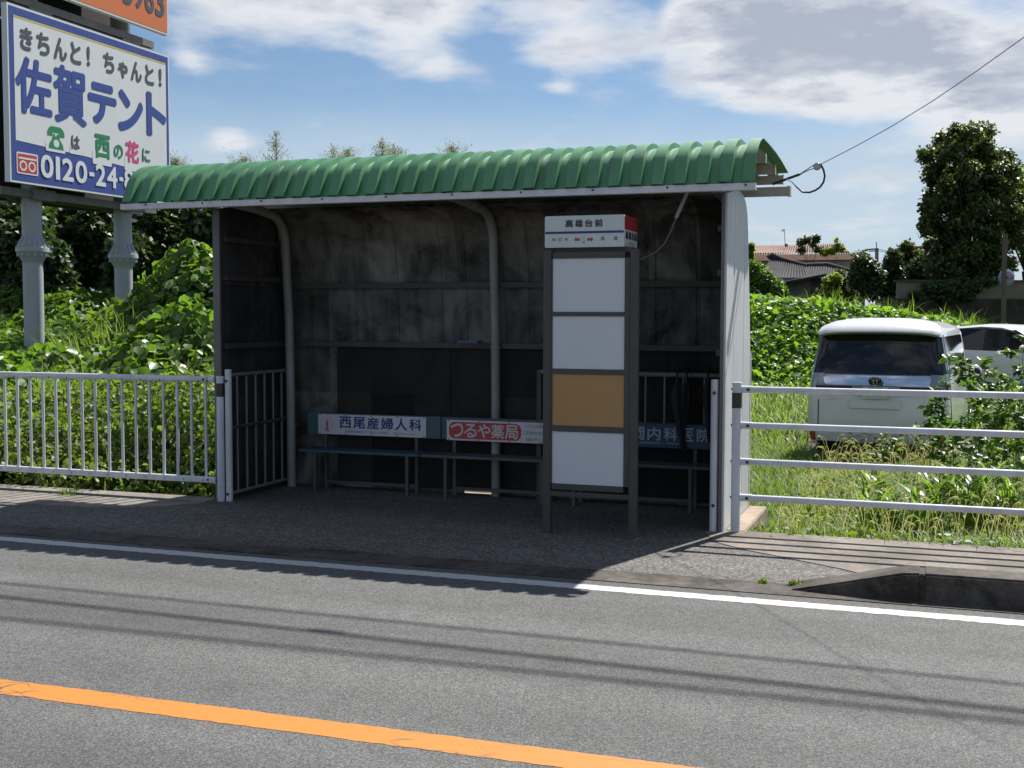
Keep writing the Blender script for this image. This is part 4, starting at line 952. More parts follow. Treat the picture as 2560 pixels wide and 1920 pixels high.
mb = MB(); mb.add([(-.76, .36, .90), (.76, .36, .90), (.62, .6, 1.34), (-.62, .6, 1.34)], [(0, 1, 2, 3)]); mb.build('rear_window', M['darkglass'], car, local=True)
mb = MB()
for x in (-.36, .36): mb.rbox(x-.23, x+.23, 1.45, 1.57, .6, 1.2, .05, 'z'); mb.rbox(x-.12, x+.12, 1.47, 1.55, 1.2, 1.36, .04, 'z')
mb.box(-.65, .65, .5, .62, .6, 1.12); mb.build('seats', plain('seat cloth', (.03, .03, .032), .9), car, local=True)

# ------------------------------------------------------------------ houses, walls and poles beyond the field
FW = Vector((-math.sin(R(YAW)), math.cos(R(YAW)), 0)); RT = Vector((math.cos(R(YAW)), math.sin(R(YAW)), 0))
def tilemat(name, a, b_):
    m, nt, b, N, L = nmat(name); v = posvec(nt)
    n = tnoise(nt, 3, 6, .65, v); f = tnoise(nt, 25, 4, .7, v)
    c = mixc(nt, mrange(nt, n, .3, .7), a, b_); c = mixc(nt, mrange(nt, f, .35, .75, 0, .4), c, tuple(q*.55 for q in a)); L(c, b.inputs['Base Color']); b.inputs['Roughness'].default_value = .9; b.inputs['Specular IOR Level'].default_value = .15
    return m
M['greytile'] = tilemat('grey roof tile', (.060, .060, .063), (.115, .112, .11)); M['ridgetile'] = tilemat('dark ridge tile', (.035, .034, .034), (.06, .058, .056))
M['pinktile'] = tilemat('terracotta tile', (.34, .235, .195), (.45, .335, .285)); M['browneave'] = painted('brown eave', (.095, .055, .042), .92, .4, (.08, .05, .04), 2, streak=False, spec=.05)
M['plaster'] = concrete('grey plaster', (.26, .235, .20), .65, .8); M['bluewall'] = painted('blue grey siding', (.42, .47, .53), .6, .3, (.17, .19, .21), 1.2)
M['timberdark'] = painted('dark timber', (.06, .048, .04), .7, .4, (.03, .025, .02), 2); M['winglass'] = glassmat('house window glass', (.015, .025, .03), .06)
M['whitewall'] = painted('white corner board', (.62, .64, .68), .5, .2, (.4, .4, .4), 2)
M['wallbeige'] = concrete('beige garden wall', (.24, .215, .17), .6, .7); M['stone'] = concrete('dark stone wall', (.075, .06, .05), .35, 1.5, (.04, .055, .02))
def cambox(mb, px0, px1, py0, py1, D, dep):
    """box facing the road, spanning the given bearings at distance D, dep metres deep"""
    a = W(px0, py1, D); b = W(px1, py0, D); wv = RT*((b-a).dot(RT)); dv = FW*dep
    c = [a, a + wv, a + wv + dv, a + dv]; z0, z1 = a.z, b.z
    vs = [Vector((q.x, q.y, z)) for z in (z0, z1) for q in c]
    return mb.add(vs, ((3, 2, 1, 0), (4, 5, 6, 7), (0, 1, 5, 4), (1, 2, 6, 5), (2, 3, 7, 6), (3, 0, 4, 7)))
def tiled(parent, ridge, eave, Dr, De, mat, name, waves, amp):
    """corrugated slope between two polylines of bearings"""
    def along(pl, t):
        xs = [p[0] for p in pl]; x = xs[0] + (xs[-1]-xs[0])*t; return x, float(np.interp(x, xs, [p[1] for p in pl]))
    n = waves*4; rows = []
    for j in range(7):
        s = j/6; row = []
        for i in range(n+1):
            t = i/n; a = W(*along(ridge, t), Dr); b = W(*along(eave, t), De); q = a.lerp(b, s); q.z += amp*abs(math.sin(math.pi*i/4)) - .10*math.sin(math.pi*s) - amp*.5*((s*6) % 1); row.append(q)
        rows.append(row)
    mb = MB(); mb.grid(rows); return mb.build(name, mat, parent, smooth=70)
def ridgebar(parent, pl, D, r, name='ridge'):
    mb = MB(); mb.tube([W(x, y, D) for x, y in pl], r, 8); return mb.build(name, M['ridgetile'], parent, smooth=60)
h1 = thing('tiled_house', 'low old house with a grey tiled hipped roof behind the vines', 'house', tuple(W(2050, 760, 47)))
tiled(h1, [(1926, 648), (1960, 654), (2012, 667)], [(1878, 706), (1960, 706), (2030, 704)], 49, 45.5, M['greytile'], 'roof', 16, .07)
tiled(h1, [(2008, 667), (2040, 666), (2066, 666), (2110, 677), (2156, 692)], [(1985, 706), (2060, 705), (2164, 704)], 49.5, 46, M['greytile'], 'roof', 24, .07)
ridgebar(h1, [(1922, 646), (1928, 640), (1950, 650), (1975, 657), (2012, 667)], 49, .15); ridgebar(h1, [(2008, 667), (2040, 665), (2066, 664), (2110, 676), (2160, 692)], 49.5, .15)
mb = MB(); cambox(mb, 1885, 2160, 700, 775, 47.5, 4); mb.build('wall', M['plaster'], h1)
mb = MB(); cambox(mb, 1880, 2150, 668, 700, 50, 3); mb.build('roof_core', M['timberdark'], h1)
l1 = W(1950, 706, 44.5); l2 = W(2066, 684, 44.5)
mb = MB(); mb.add([l1, l2, l2 + FW*2.2 + Vector((0, 0, .04)), l1 + FW*2.2 + Vector((0, 0, .04)), l1 - Vector((0, 0, .10)), l2 - Vector((0, 0, .10)), l2 + FW*2.2 - Vector((0, 0, .08)), l1 + FW*2.2 - Vector((0, 0, .08))], ((0, 1, 2, 3), (7, 6, 5, 4), (0, 4, 5, 1), (1, 5, 6, 2), (2, 6, 7, 3), (3, 7, 4, 0)))
mb.build('lean_to_roof', M['ridgetile'], h1)
mb = MB(); cambox(mb, 1945, 2054, 694, 770, 45.0, 2.2); mb.build('annexe_wall', M['plaster'], h1)
mb = MB(); cambox(mb, 2029, 2052, 694, 770, 44.93, .1); dr = mb.build('door', M['timberdark'], h1)
mb = MB(); p = W(2042, 723, 44.7); mb.sphere(p, .05, 8, 6, (1, 1, 1.3)); mb.build('porch_lamp', plain('lamp glass', (.8, .75, .65), .3), h1, smooth=60)
h2 = thing('pink_roofed_house', 'house with a terracotta roof and blue grey wall behind the grey tiled house', 'house', tuple(W(2020, 760, 62)))
tiled(h2, [(1893, 618), (2000, 617), (2110, 614)], [(1874, 638), (2000, 637), (2124, 635)], 66, 62.5, M['pinktile'], 'roof', 40, .15)
mb = MB(); cambox(mb, 1893, 2108, 615.5, 618.5, 66, .3); mb.build('ridge', M['browneave'], h2)
a, b, c_, d_ = W(1874, 637, 60.5), W(2166, 633.5, 60.5), W(2157, 648.5, 59), W(1874, 652, 59)
mb = MB(); mb.add([a, b, c_, d_, a + FW*3, b + FW*3, c_ + FW*1, d_ + FW*1], ((0, 1, 2, 3), (4, 7, 6, 5), (0, 4, 5, 1), (3, 2, 6, 7), (1, 5, 6, 2), (0, 3, 7, 4))); mb.build('lower_roof', M['browneave'], h2)
mb = MB(); cambox(mb, 1885, 2147, 646, 775, 59.6, 4); mb.build('wall', M['bluewall'], h2)
mb = MB(); cambox(mb, 2147.2, 2156, 646, 775, 59.5, 4); mb.build('corner_board', M['whitewall'], h2)
mb = MB(); cambox(mb, 2094, 2114, 665, 673, 59.5, .2); wn = mb.build('window', M['winglass'], h2)
mb = MB(); q = [W(2157, 648, 59.0), W(2166, 634, 60.4), W(2171, 650, 61.8), W(2170, 655, 61.8)]; mb.add([*q, *[v + Vector((.05, .05, 0)) for v in q]], ((0, 1, 2, 3), (7, 6, 5, 4), (0, 4, 5, 1), (1, 5, 6, 2), (2, 6, 7, 3))); mb.build('gable', plain('tan gable', (.34, .20, .09), .7), h2)
an = thing('roof_antenna', 'thin television antenna mast standing on the terracotta roof', 'antenna', tuple(W(1962, 617, 65)))
mb = MB(); mb.tube([W(1963, 618, 65), W(1961, 574, 65)], .018, 6); mb.build('mast', M['bbbeam'], an)
mb = MB(); mb.tube([W(1954, 576, 65), W(1962, 574, 65)], .014, 5)
for x in (1955, 1957, 1959, 1961): mb.tube([W(x, 573, 65), W(x, 580, 65)], .010, 5)
mb.build('elements', M['bbbeam'], an)
mb = MB(); mb.sphere(W(1965.5, 613, 64.8), .09, 10, 6, (1, .35, 1.1)); mb.build('dish', M['bbbeam'], an, smooth=60)
tp = thing('utility_pole', 'distant utility pole with a crossarm seen above the dark hedge', 'utility pole', tuple(W(2193, 760, 95)))
mb = MB(); mb.tube([W(2192, 780, 95), W(2192, 624, 95)], .14, 8); mb.tube([W(2191.5, 626, 95), W(2191, 605, 95)], .04, 6); mb.build('pole', concrete('pole concrete', (.25, .24, .23), .7), tp)
mb = MB(); mb.tube([W(2168, 624, 95), W(2196, 622, 95)], .07, 6); mb.tube([W(2172, 628, 95), W(2196, 627, 95)], .05, 6); mb.build('crossarm', M['bbbeam'], tp)
mb = MB()
for y0_, y1_ in ((623, 637), (627, 642)): mb.tube([W(2170, y0_, 95), W(2140, y0_+5, 90), W(2110, y1_, 85), W(2060, y1_+3, 80)], .02, 4); mb.tube([W(2196, y0_, 95), W(2240, y0_+8, 92)], .02, 4)
mb.build('wires', M['bolt'], tp)
fr = thing('distant_roof', 'corner of a pale tiled roof peeping out left of the big tree', 'building', tuple(W(2330, 700, 60)))
tiled(fr, [(2316, 590), (2420, 590)], [(2309, 614), (2420, 614)], 62, 59, plain('pale tile', (.42, .40, .40), .5), 'roof', 20, .08)
mb = MB(); cambox(mb, 2306, 2420, 614, 618, 59, 2); mb.build('eave', M['bbbeam'], fr)
mb = MB(); cambox(mb, 2335, 2420, 618, 775, 60, 4); mb.build('wall', M['plaster'], fr)
gw = thing('garden_wall', 'long beige garden wall on a dark stone base below the big tree', 'wall', tuple(W(2400, 790, 38.5)))
mb = MB(); cambox(mb, 2246, 2750, 703, 747, 38.3, .25); mb.build('plaster_wall', M['wallbeige'], gw)
mb = MB(); cambox(mb, 2244, 2750, 700.5, 704, 38.2, .45); mb.build('coping', M['greytile'], gw)
mb = MB(); cambox(mb, 2215, 2760, 747.5, 830, 38.1, .6); mb.build('stone_base', M['stone'], gw)
tm = thing('traffic_mirror', 'round traffic mirror on a thin rusty pole, its back towards the road', 'traffic mirror', tuple(W(2509, 810, 35.5)))
mb = MB(); mb.tube([W(2508, 830, 35.5), W(2510, 690, 35.5), W(2513, 585, 35.5)], .072, 10); mb.build('pole', painted('weathered pole', (.10, .085, .075), .7, .5, (.14, .06, .03), 2), tm, smooth=60)
mc = W(2516, 694, 35.75); ax = (-FW + RT*.15).normalized()
mb = MB(); mb.tube([mc - ax*.02, mc + ax*.02, mc + ax*.07], [.25, .25, .18], 24); mb.build('mirror', plain('mirror back', (.22, .28, .42), .35), tm, smooth=30)
mb = MB(); mb.tube([mc + ax*.02, mc + ax*.16], .04, 8); mb.tube([mc + ax*.12 - RT*.06, mc + ax*.12 + RT*.14], .03, 6); mb.build('bracket', M['lampred'], tm)
hl = MB(); rows = []
for k in range(2):
    rows.append([W(-1500 + 30*i, (790 - 235*math.exp(-((i-44)/14)**2) - 7*math.sin(i*.9) - 6*math.sin(i*.41+1)) if k else 830, 900 + 200*k) for i in range(62)])
hl.grid(rows); tag(hl.build('hills', plain('hazy hill forest', (.075, .10, .12), .9), smooth=60), kind='structure')

# ------------------------------------------------------------------ plants
def frames(nrm, r):
    """leaf axes: b across, t along (drooping), n up from the blade"""
    k = len(nrm); nrm = nrm/np.linalg.norm(nrm, axis=1, keepdims=True)
    a = r.normal(size=(k, 3)); t = a - nrm*np.sum(a*nrm, 1, keepdims=True); t /= np.linalg.norm(t, axis=1, keepdims=True)
    return np.cross(nrm, t), t, nrm
BROAD = np.array([(0, 0, 0), (-.50, .28, .10), (-.42, .72, .08), (0, 1.05, -.10), (.42, .72, .08), (.50, .28, .10)])
BROADF = [[0, 3, 2, 1], [0, 5, 4, 3]]
DIAM = np.array([(0, 0, 0), (-.36, .5, .07), (0, 1.0, -.05), (.36, .5, .07)]); DIAMF = [[0, 2, 1], [0, 3, 2]]
LANCE = np.array([(0, 0, 0), (-.17, .30, .03), (-.13, .65, -.02), (0, 1.0, -.16), (.13, .65, -.02), (.17, .30, .03)])
def leaves(P, nrm, size, tpl, tf, r, rnd=None):
    b, t, n = frames(nrm, r); k = len(P); s = size[:, None, None]
    V = P[:, None, :] + s*(tpl[None, :, 0:1]*b[:, None] + tpl[None, :, 1:2]*t[:, None] + tpl[None, :, 2:3]*n[:, None])
    m = len(tpl); F = (np.arange(k)[:, None, None]*m + np.array(tf)[None]).reshape(-1, len(tf[0]))
    if rnd is None: rnd = r.random(k)
    return V.reshape(-1, 3), F, np.repeat(rnd, len(tf))
def merge(parts):
    V, F, Rn, o = [], [], [], 0
    for v, f, q in parts: V.append(v); F.append(f + o); Rn.append(q); o += len(v)
    return np.concatenate(V), F, np.concatenate(Rn)
def blades(P, h, w, lean, r, seg=3, az=None):
    k = len(P); az = r.uniform(0, 6.283, k) if az is None else az
    d = np.stack([np.cos(az), np.sin(az), np.zeros(k)], 1); b = np.stack([-np.sin(az), np.cos(az), np.zeros(k)], 1)
    V = np.zeros((k, 2*seg+1, 3)); 
    for i in range(seg+1):
        s = i/seg; c = P + d*(h*lean*s**2)[:, None] + np.array([0, 0, 1.0])*(h*(s - .38*lean*s**2.5))[:, None]
        if i < seg: ww = (w*(1-.75*s)*.5)[:, None]; V[:, 2*i] = c - b*ww; V[:, 2*i+1] = c + b*ww
        else: V[:, 2*seg] = c
    q = np.array([[2*i, 2*i+1, 2*i+3, 2*i+2] for i in range(seg-1)]); tr = np.array([[2*seg-2, 2*seg-1, 2*seg]])
    o = (np.arange(k)*(2*seg+1))[:, None, None]
    return V.reshape(-1, 3), (o + q[None]).reshape(-1, 4), (o + tr[None]).reshape(-1, 3), seg
def grass_mesh(name, sets, mat):
    V, F, Rn, o = [], [], [], 0
    r = np.random.default_rng(99)
    for v, fq, ft, seg in sets:
        k = len(ft); rr = r.random(k); V.append(v); F += [fq + o, ft + o]; Rn += [np.repeat(rr, seg-1), rr]; o += len(v)
    return np_mesh(name, np.concatenate(V), F, mat, rnd=np.concatenate(Rn))

M['kudzu'] = leafmat('kudzu leaf', (.030, .080, .014), (.105, .185, .030), (.30, .36, .22), (.17, .32, .02), .045, .42, .42)
M['kudzufar'] = leafmat('bank leaf', (.045, .125, .018), (.145, .26, .036), (.30, .38, .18), (.27, .48, .03), .06, .45, .42)
M['weed'] = leafmat('weed leaf', (.030, .070, .014), (.125, .185, .035), (.25, .22, .06), (.22, .33, .03), .08, .5, .40)
M['grass'] = leafmat('grass blade', (.050, .115, .020), (.145, .205, .038), (.30, .28, .11), (.23, .37, .04), .10, .5, .45)
M['foxtail'] = leafmat('foxtail head', (.20, .23, .09), (.32, .32, .15), (.45, .38, .22), (.45, .45, .16), .2, .7, .5)
M['broadblade'] = leafmat('broad grass leaf', (.06, .15, .022), (.15, .25, .04), (.40, .42, .30), (.28, .45, .04), .12, .35, .42)
M['evergreen'] = leafmat('evergreen leaf', (.016, .036, .010), (.070, .098, .020), (.16, .19, .05), (.15, .20, .02), .10, .45, .26)
M['darktree'] = leafmat('dark woodland leaf', (.014, .036, .010), (.045, .080, .020), (.10, .15, .06), (.07, .13, .02), .06, .5, .25)
M['lime'] = leafmat('yellow green leaf', (.07, .12, .018), (.17, .21, .03), (.28, .28, .05), (.34, .42, .03), .10, .5, .4)
M['bamboo'] = leafmat('bamboo leaf', (.13, .17, .075), (.24, .27, .14), (.32, .34, .20), (.30, .34, .14), .1, .5, .4)
M['bark'] = concrete('bark', (.085, .065, .05), .4, 5); M['stem'] = plain('green stem', (.10, .15, .045), .6)
M['hollow'] = plain('shaded thicket', (.010, .016, .006), .95)  # near-black, so the shade under the leaves is painted into the colour

def gauss(x, y, c): return c[2]*np.exp(-((x-c[0])/c[3])**2 - ((y-c[1])/c[4])**2)
MOUNDS_L = [(-10.1, 14.5, .95, .9, .8), (-11.9, 17.4, 1.8, 1.4, 1.0), (-10.3, 18.3, 2.45, 1.3, 1.2), (-8.6, 18.0, 2.2, 1.3, 1.5), (-14.2, 21.0, .9, 1.6, 1.2), (-17.5, 20.6, .9, 2.2, 1.6), (-21, 19, .9, 2, 2), (-7.6, 13.6, .35, .8, .8), (-14.9, 22.0, 1.1, 1.4, 1.2), (-12.4, 21.5, 1.4, 1.4, 1.2)]
def canopy_l(x, y):
    h = terrain(x, y) + .22 + .50*smooth01((y-9.08)/1.1)
    m = np.zeros_like(h)
    for c in MOUNDS_L: m = np.maximum(m, gauss(x, y, c))
    h = h + m
    return h + .19*fbm(x, y, 1.3, 5) + .13*fbm(x, y, 3.0, 6)
def leafcover(name, fn, box, dens, size, mat, seed, tpl=BROAD, tf=BROADF, layers=3, depth=.45, tilt=.55, keep=None):
    r = np.random.default_rng(seed); x0, x1, y0, y1 = box; n = int((x1-x0)*(y1-y0)*dens)
    x = r.uniform(x0, x1, n*2); y = r.uniform(y0, y1, n*2); e = .06
    gxn = (fn(x+e, y) - fn(x-e, y))/(2*e); gyn = (fn(x, y+e) - fn(x, y-e))/(2*e)
    w = np.sqrt(1 + gxn**2 + gyn**2); ok = r.random(n*2) < np.clip(w/3.0, 0, 1)
    if keep is not None: ok &= keep(x, y)
    x, y, gxn, gyn = x[ok], y[ok], gxn[ok], gyn[ok]
    z = fn(x, y) - depth*r.random(len(x))**1.6*.9 + .05*r.random(len(x))
    nr = np.stack([-gxn*.8, -gyn*.8, np.ones(len(x))], 1); nr /= np.linalg.norm(nr, axis=1, keepdims=True); nr += r.normal(size=nr.shape)*tilt
    s = size*r.uniform(.6, 1.35, len(x))
    patch = np.clip(.5 + .28*fbm(x, y, .9, seed+1), 0, 1); rnd = np.clip(.25*patch*2 + .5*r.random(len(x)), 0, .92); k = r.random(len(x)) < .05; rnd[k] = 1
    V, F, Rn = leaves(np.stack([x, y, z], 1), nr, s, tpl, tf, r, rnd)
    return np_mesh(name, V, [F], mat, rnd=Rn)
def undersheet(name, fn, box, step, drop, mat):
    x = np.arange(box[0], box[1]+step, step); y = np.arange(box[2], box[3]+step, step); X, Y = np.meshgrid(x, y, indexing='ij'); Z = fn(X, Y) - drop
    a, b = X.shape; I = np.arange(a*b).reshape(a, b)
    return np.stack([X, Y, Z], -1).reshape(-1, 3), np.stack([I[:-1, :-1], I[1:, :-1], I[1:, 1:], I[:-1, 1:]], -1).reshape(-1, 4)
def shelter_free(x, y): return ~((x > -6.0) & (x < -1.25) & (y < 10.45))
# left bank
v, f = undersheet('soil', canopy_l, (-24, -5.0, 9.4, 24), .25, .42, None); tag(np_mesh('thicket_shade_sheet', v, [f], M['hollow'], smooth=True), kind='structure')  # dark sheet hung below the leaf surface as painted shade
k1 = leafcover('kudzu', canopy_l, (-23, -5.2, 11.2, 23.5), 330, .135, M['kudzu'], 21, keep=shelter_free)
tag(k1, 'kudzu vines covering the bank left of the shelter', 'kudzu', kind='stuff')
k2 = leafcover('ground_ivy', lambda x, y: canopy_l(x, y) + .02, (-12.5, -5.95, 9.06, 12.2), 1900, .052, M['weed'], 22, depth=.72, tilt=.95, keep=lambda x, y: shelter_free(x, y))
tag(k2, 'low weeds growing behind the white pedestrian fence', 'weeds', kind='stuff')
r = np.random.default_rng(31)
def scatter(n, box, keep=None):
    x = r.uniform(box[0], box[1], n); y = r.uniform(box[2], box[3], n)
    if keep is not None: k = keep(x, y); x, y = x[k], y[k]
    return x, y
def tufts(cs, n, hmin, hmax, spread, base, w=.012):
    out = []
    for cx, cy in cs:
        x = cx + r.normal(size=n)*spread; y = cy + r.normal(size=n)*spread
        out.append(blades(np.stack([x, y, base(x, y)], 1), r.uniform(hmin, hmax, n), r.uniform(.6, 1.4, n)*w, r.uniform(.2, 1.0, n), r, 4))
    return out
lowl = lambda x, y: canopy_l(x, y) - .25
cs = [(-13.2 + r.normal()*.9, 15.9 + r.normal()*.5) for _ in range(4)] + [(-7.6 + r.normal()*.6, 12.8 + r.normal()*.6) for _ in range(9)] + [(-8.6 + r.normal()*1.2, 11.3 + r.normal()*.5) for _ in range(4)]
g1 = grass_mesh('tall_grass', tufts(cs, 45, .5, 1.0, .18, lowl, .014), M['grass']); tag(g1, 'tufts of tall grass among the vines beside the shelter', 'grass', kind='stuff')
# a tuft in the pavement joint
g3 = grass_mesh('joint_grass', tufts([(-7.38, 8.76), (-7.3, 8.77)], 60, .03, .10, .05, lambda x, y: x*0+.0, .006), M['grass']); tag(g3, 'small tuft of grass growing in the pavement joint by the fence', 'grass', kind='stuff')

kx = grass_mesh('kerb_weeds', tufts([(-.80, 7.35), (-.97, 7.345), (-.76, 7.36)], 40, .015, .05, .016, lambda x, y: x*0, .008), M['weed']); tag(kx, 'tiny weeds in the gutter joint where the kerb starts', 'weeds', kind='stuff')
sx_, sy_ = scatter(900, (-12, -5.95, 9.15, 11.5)); gs = grass_mesh('fence_grass', [blades(np.stack([sx_, sy_, canopy_l(sx_, sy_) - .45], 1), r.uniform(.35, .75, len(sx_)), r.uniform(.006, .012, len(sx_)), r.uniform(.3, 1.1, len(sx_)), r, 4)], M['grass']); tag(gs, 'grass blades rising through the weeds behind the white fence', 'grass', kind='stuff')

# right field: foxtail grass in front, a vine-covered bank behind
def field(x, y): return terrain(x, y)
xs_, ys_ = scatter(62000, (-3.6, 5.0, 9.06, 17.5), lambda x, y: ((x > -1.32) | (y > 10.5)) & (x < 1.0 + .27*y) & ~((x > -1.62) & (x < .2) & (y > 16.8)))
bz = field(xs_, ys_); n = len(xs_)
hh = (.16 + .16*np.clip(.5 + .3*fbm(xs_, ys_, 1.6, 41), 0, 1))*r.uniform(.6, 1.3, n)
near = grass_mesh('meadow_grass', [blades(np.stack([xs_, ys_, bz], 1), hh, r.uniform(.005, .012, n), r.uniform(.3, 1.2, n), r, 3)], M['grass']); tag(near, 'yellow green meadow grass behind the guardrail', 'grass', kind='stuff')
mx_, my_ = scatter(24000, (-9, 9, 17.0, 33), lambda x, y: ~((x > -1.8) & (x < .6) & (y < 21.8)) & (x > -9 + (y-17)*.05))
n = len(mx_)
g2 = grass_mesh('rough_grass', [blades(np.stack([mx_, my_, field(mx_, my_)], 1), r.uniform(.15, .45, n), r.uniform(.02, .04, n), r.uniform(.3, 1.1, n), r, 3)], M['grass']); tag(g2, 'rough grass around the parked cars', 'grass', kind='stuff')
kf = leafcover('clover', lambda x, y: field(x, y) + .12, (-1.28, 4.6, 9.06, 14), 500, .05, M['weed'], 23, depth=.12, tilt=.6); tag(kf, 'small leafy weeds between the meadow grass', 'weeds', kind='stuff')
# foxtail seed heads: thin stalk and drooping brush
fx, fy = scatter(1900, (-1.25, 4.2, 9.15, 16.6), lambda x, y: (x < .9 + .40*(y-8)))
n = len(fx); az = r.uniform(0, 6.283, n); base = np.stack([fx, fy, field(fx, fy)], 1); H = r.uniform(.20, .48, n); d = np.stack([np.cos(az), np.sin(az)*.5, np.zeros(n)], 1)
V, F, Rn = [], [], []; off = 0
def strip(c, wv, wd):
    """c (n,k,3) centres; wv (n,3) width direction; wd per k"""
    global off
    n_, k_ = c.shape[:2]; w3 = np.asarray(wd)[None, :, None]*wv[:, None, :]
    A = np.stack([c - w3, c + w3], 2).reshape(n_, k_*2, 3); q = np.array([[2*i, 2*i+1, 2*i+3, 2*i+2] for i in range(k_-1)])
    V.append(A.reshape(-1, 3)); F.append((np.arange(n_)[:, None, None]*k_*2 + q[None] + off).reshape(-1, 4)); off += n_*k_*2; Rn.append(np.repeat(r.random(n_), k_-1))
wv = np.stack([-np.sin(az), np.cos(az), np.zeros(n)], 1)
S = np.linspace(0, 1, 5); stem = base[:, None] + d[:, None]*(.25*H[:, None]*S[None]**2)[..., None] + np.array([0, 0, 1.0])*(H[:, None]*S[None])[..., None]
strip(stem, np.array([[1.0, 0, 0]])*np.ones((n, 1)), [.0016]*5)
T = np.linspace(0, 1, 6); L_ = r.uniform(.055, .10, n); tip = stem[:, -1]
hd = tip[:, None] + d[:, None]*(L_[:, None]*1.0*np.sin(T*1.5)[None])[..., None] + np.array([0, 0, 1.0])*(L_[:, None]*(np.sin(T*2.6)*.38 - .25*T**2)[None])[..., None]
wd = np.array([.002, .0065, .008, .0075, .005, .001]); strip(hd, np.array([[0, 0, 1.0]])*np.ones((n, 1)), wd); strip(hd, np.array([[.9, .4, 0]])*np.ones((n, 1)), wd)
fo = np_mesh('foxtails', np.concatenate(V), F, M['foxtail'], rnd=np.concatenate(Rn)); tag(fo, 'nodding foxtail seed heads over the meadow grass', 'foxtail grass', kind='stuff')

def canopy_r(x, y):
    D = -x*math.sin(R(YAW)) + y*math.cos(R(YAW)); xc = x*math.cos(R(YAW)) + y*math.sin(R(YAW)); t = xc/np.maximum(D, 1)
    top = np.interp(t, [.15, .22, .29, .36, .385, .42, .46, .6], [1.95, 1.92, 1.88, 1.80, 1.45, 1.10, .95, .9])
    s = smooth01((D - 29.2)/5.5)
    return terrain(x, y)*(1-s) + top*s - .05 + (.20*fbm(x, y, .8, 15) + .13*fbm(x, y, 2.0, 16))*(.25+.75*s)
def bank_keep(x, y):
    D = -x*math.sin(R(YAW)) + y*math.cos(R(YAW)); xc = x*math.cos(R(YAW)) + y*math.sin(R(YAW))
    return (D > 29.2) & (D < 38.5) & (xc/D > .10) & (xc/D < .62)
v, f = undersheet('soil', canopy_r, (-9, 14, 27, 46), .4, .42, None); tag(np_mesh('bank_shade_sheet', v, [f], M['hollow'], smooth=True), kind='structure')  # same painted shade sheet below the bank's leaves
kr = leafcover('bank_kudzu', canopy_r, (-9, 13, 26, 42), 420, .135, M['kudzufar'], 25, keep=bank_keep, depth=.5); tag(kr, 'kudzu vines covering the bank behind the parked van', 'kudzu', kind='stuff')
cs = [tuple(W(px_, 760, D_)[:2]) for px_, D_ in ((2075, 35), (2090, 34.5), (2110, 35), (2215, 36), (2225, 35.5), (2240, 36), (2265, 36), (2270, 34), (2395, 35), (2420, 34), (2440, 33.5), (2455, 33), (2480, 33), (2350, 36), (1990, 35), (2150, 36))]
g4 = grass_mesh('silver_grass', tufts(cs, 50, .6, 1.25, .28, lambda x, y: canopy_r(x, y) - .45, .022), M['broadblade']); tag(g4, 'clumps of silver grass standing among the vines on the bank', 'grass', kind='stuff')

# tall single weeds in front of the cars
def ragweed(x, y, H, seed, label):
    t = thing('ragweed', label, 'weed', (x, y, float(terrain(x, y))), 0, 'tall leafy weeds behind the guardrail'); q = np.random.default_rng(seed)
    z0 = float(terrain(x, y)); ax_, ay_ = q.normal()*.05, q.normal()*.05
    def stalk(s): return np.array([x + ax_*s*H*1.2, y + ay_*s*H, z0 + H*s])
    mb = MB(); mb.tube([stalk(s) for s in (0, .25, .5, .75, 1)], .009, 6, True, .003)
    P, Nn, Sz, Rr = [], [], [], []
    tips = [(stalk(1.0), 1.0)]
    for k in range(int(H*9)):
        s = .22 + .76*k/(H*9); a = q.uniform(0, 6.283); L1 = (.42*(1-s)+.10)*q.uniform(.7, 1.2)*min(1, H); p0 = stalk(s); p1 = p0 + np.array([math.cos(a)*L1, math.sin(a)*L1, L1*.55]); mb.tube([p0, (p0+p1)/2 + np.array([0, 0, -.01]), p1], .003, 4); tips += [(p1, .8), ((p0+p1)/2, .8), (p0*.25+p1*.75, .7)]
    for p, sc in tips:
        for j in range(q.integers(3, 6)):
            a = q.uniform(0, 6.283); d_ = np.array([math.cos(a), math.sin(a), 0])
            for m_ in range(3):                                   # three lobes
                P.append(p + d_*.01 + q.normal(size=3)*.022); Nn.append(np.array([0, -.15, 1.0]) + d_*.45 + q.normal(size=3)*.4); Sz.append(q.uniform(.06, .125)*sc); Rr.append(np.clip(.1 + .8*q.random(), 0, 1))
    mb.build('stem', M['stem'], t)
    V, F, Rn = leaves(np.array(P), np.array(Nn), np.array(Sz), LANCE*np.array([1.7, 1, 1]), BROADF, q, np.array(Rr)); np_mesh('foliage', V, [F], M['weed2'], t, Rn)
M['weed2'] = leafmat('ragweed leaf', (.028, .075, .014), (.085, .155, .028), (.24, .30, .14), (.15, .30, .02), .07, .45, .38)
for i, (px_, pz, D_, label) in enumerate(((2395, 890, 13.2, 'tallest leafy weed, its tip across the rear window of the van'), (2430, 960, 12.4, 'bushy weed just right of the tallest one'), (2480, 905, 13.6, 'leafy weed in front of the white hatchback'), (2545, 850, 13.0, 'weed at the right edge of the photo in front of the hatchback'),
                                         (2330, 1030, 13.6, 'low leafy weed below the number plate of the van'), (2455, 1010, 11.6, 'dark broad weed between the guardrail pipes, nearest the road'), (2545, 1000, 11.9, 'dark weed low at the right edge of the photo'), (2220, 1085, 14.0, 'small pale weed in the grass behind the van bumper'), (2500, 960, 12.6, 'medium weed between the two tall ones'), (2570, 930, 12.3, 'tall weed just at the right border'))):
    p = W(px_, pz, D_); ragweed(p.x, p.y, p.z - float(terrain(p.x, p.y)), 60+i, label)
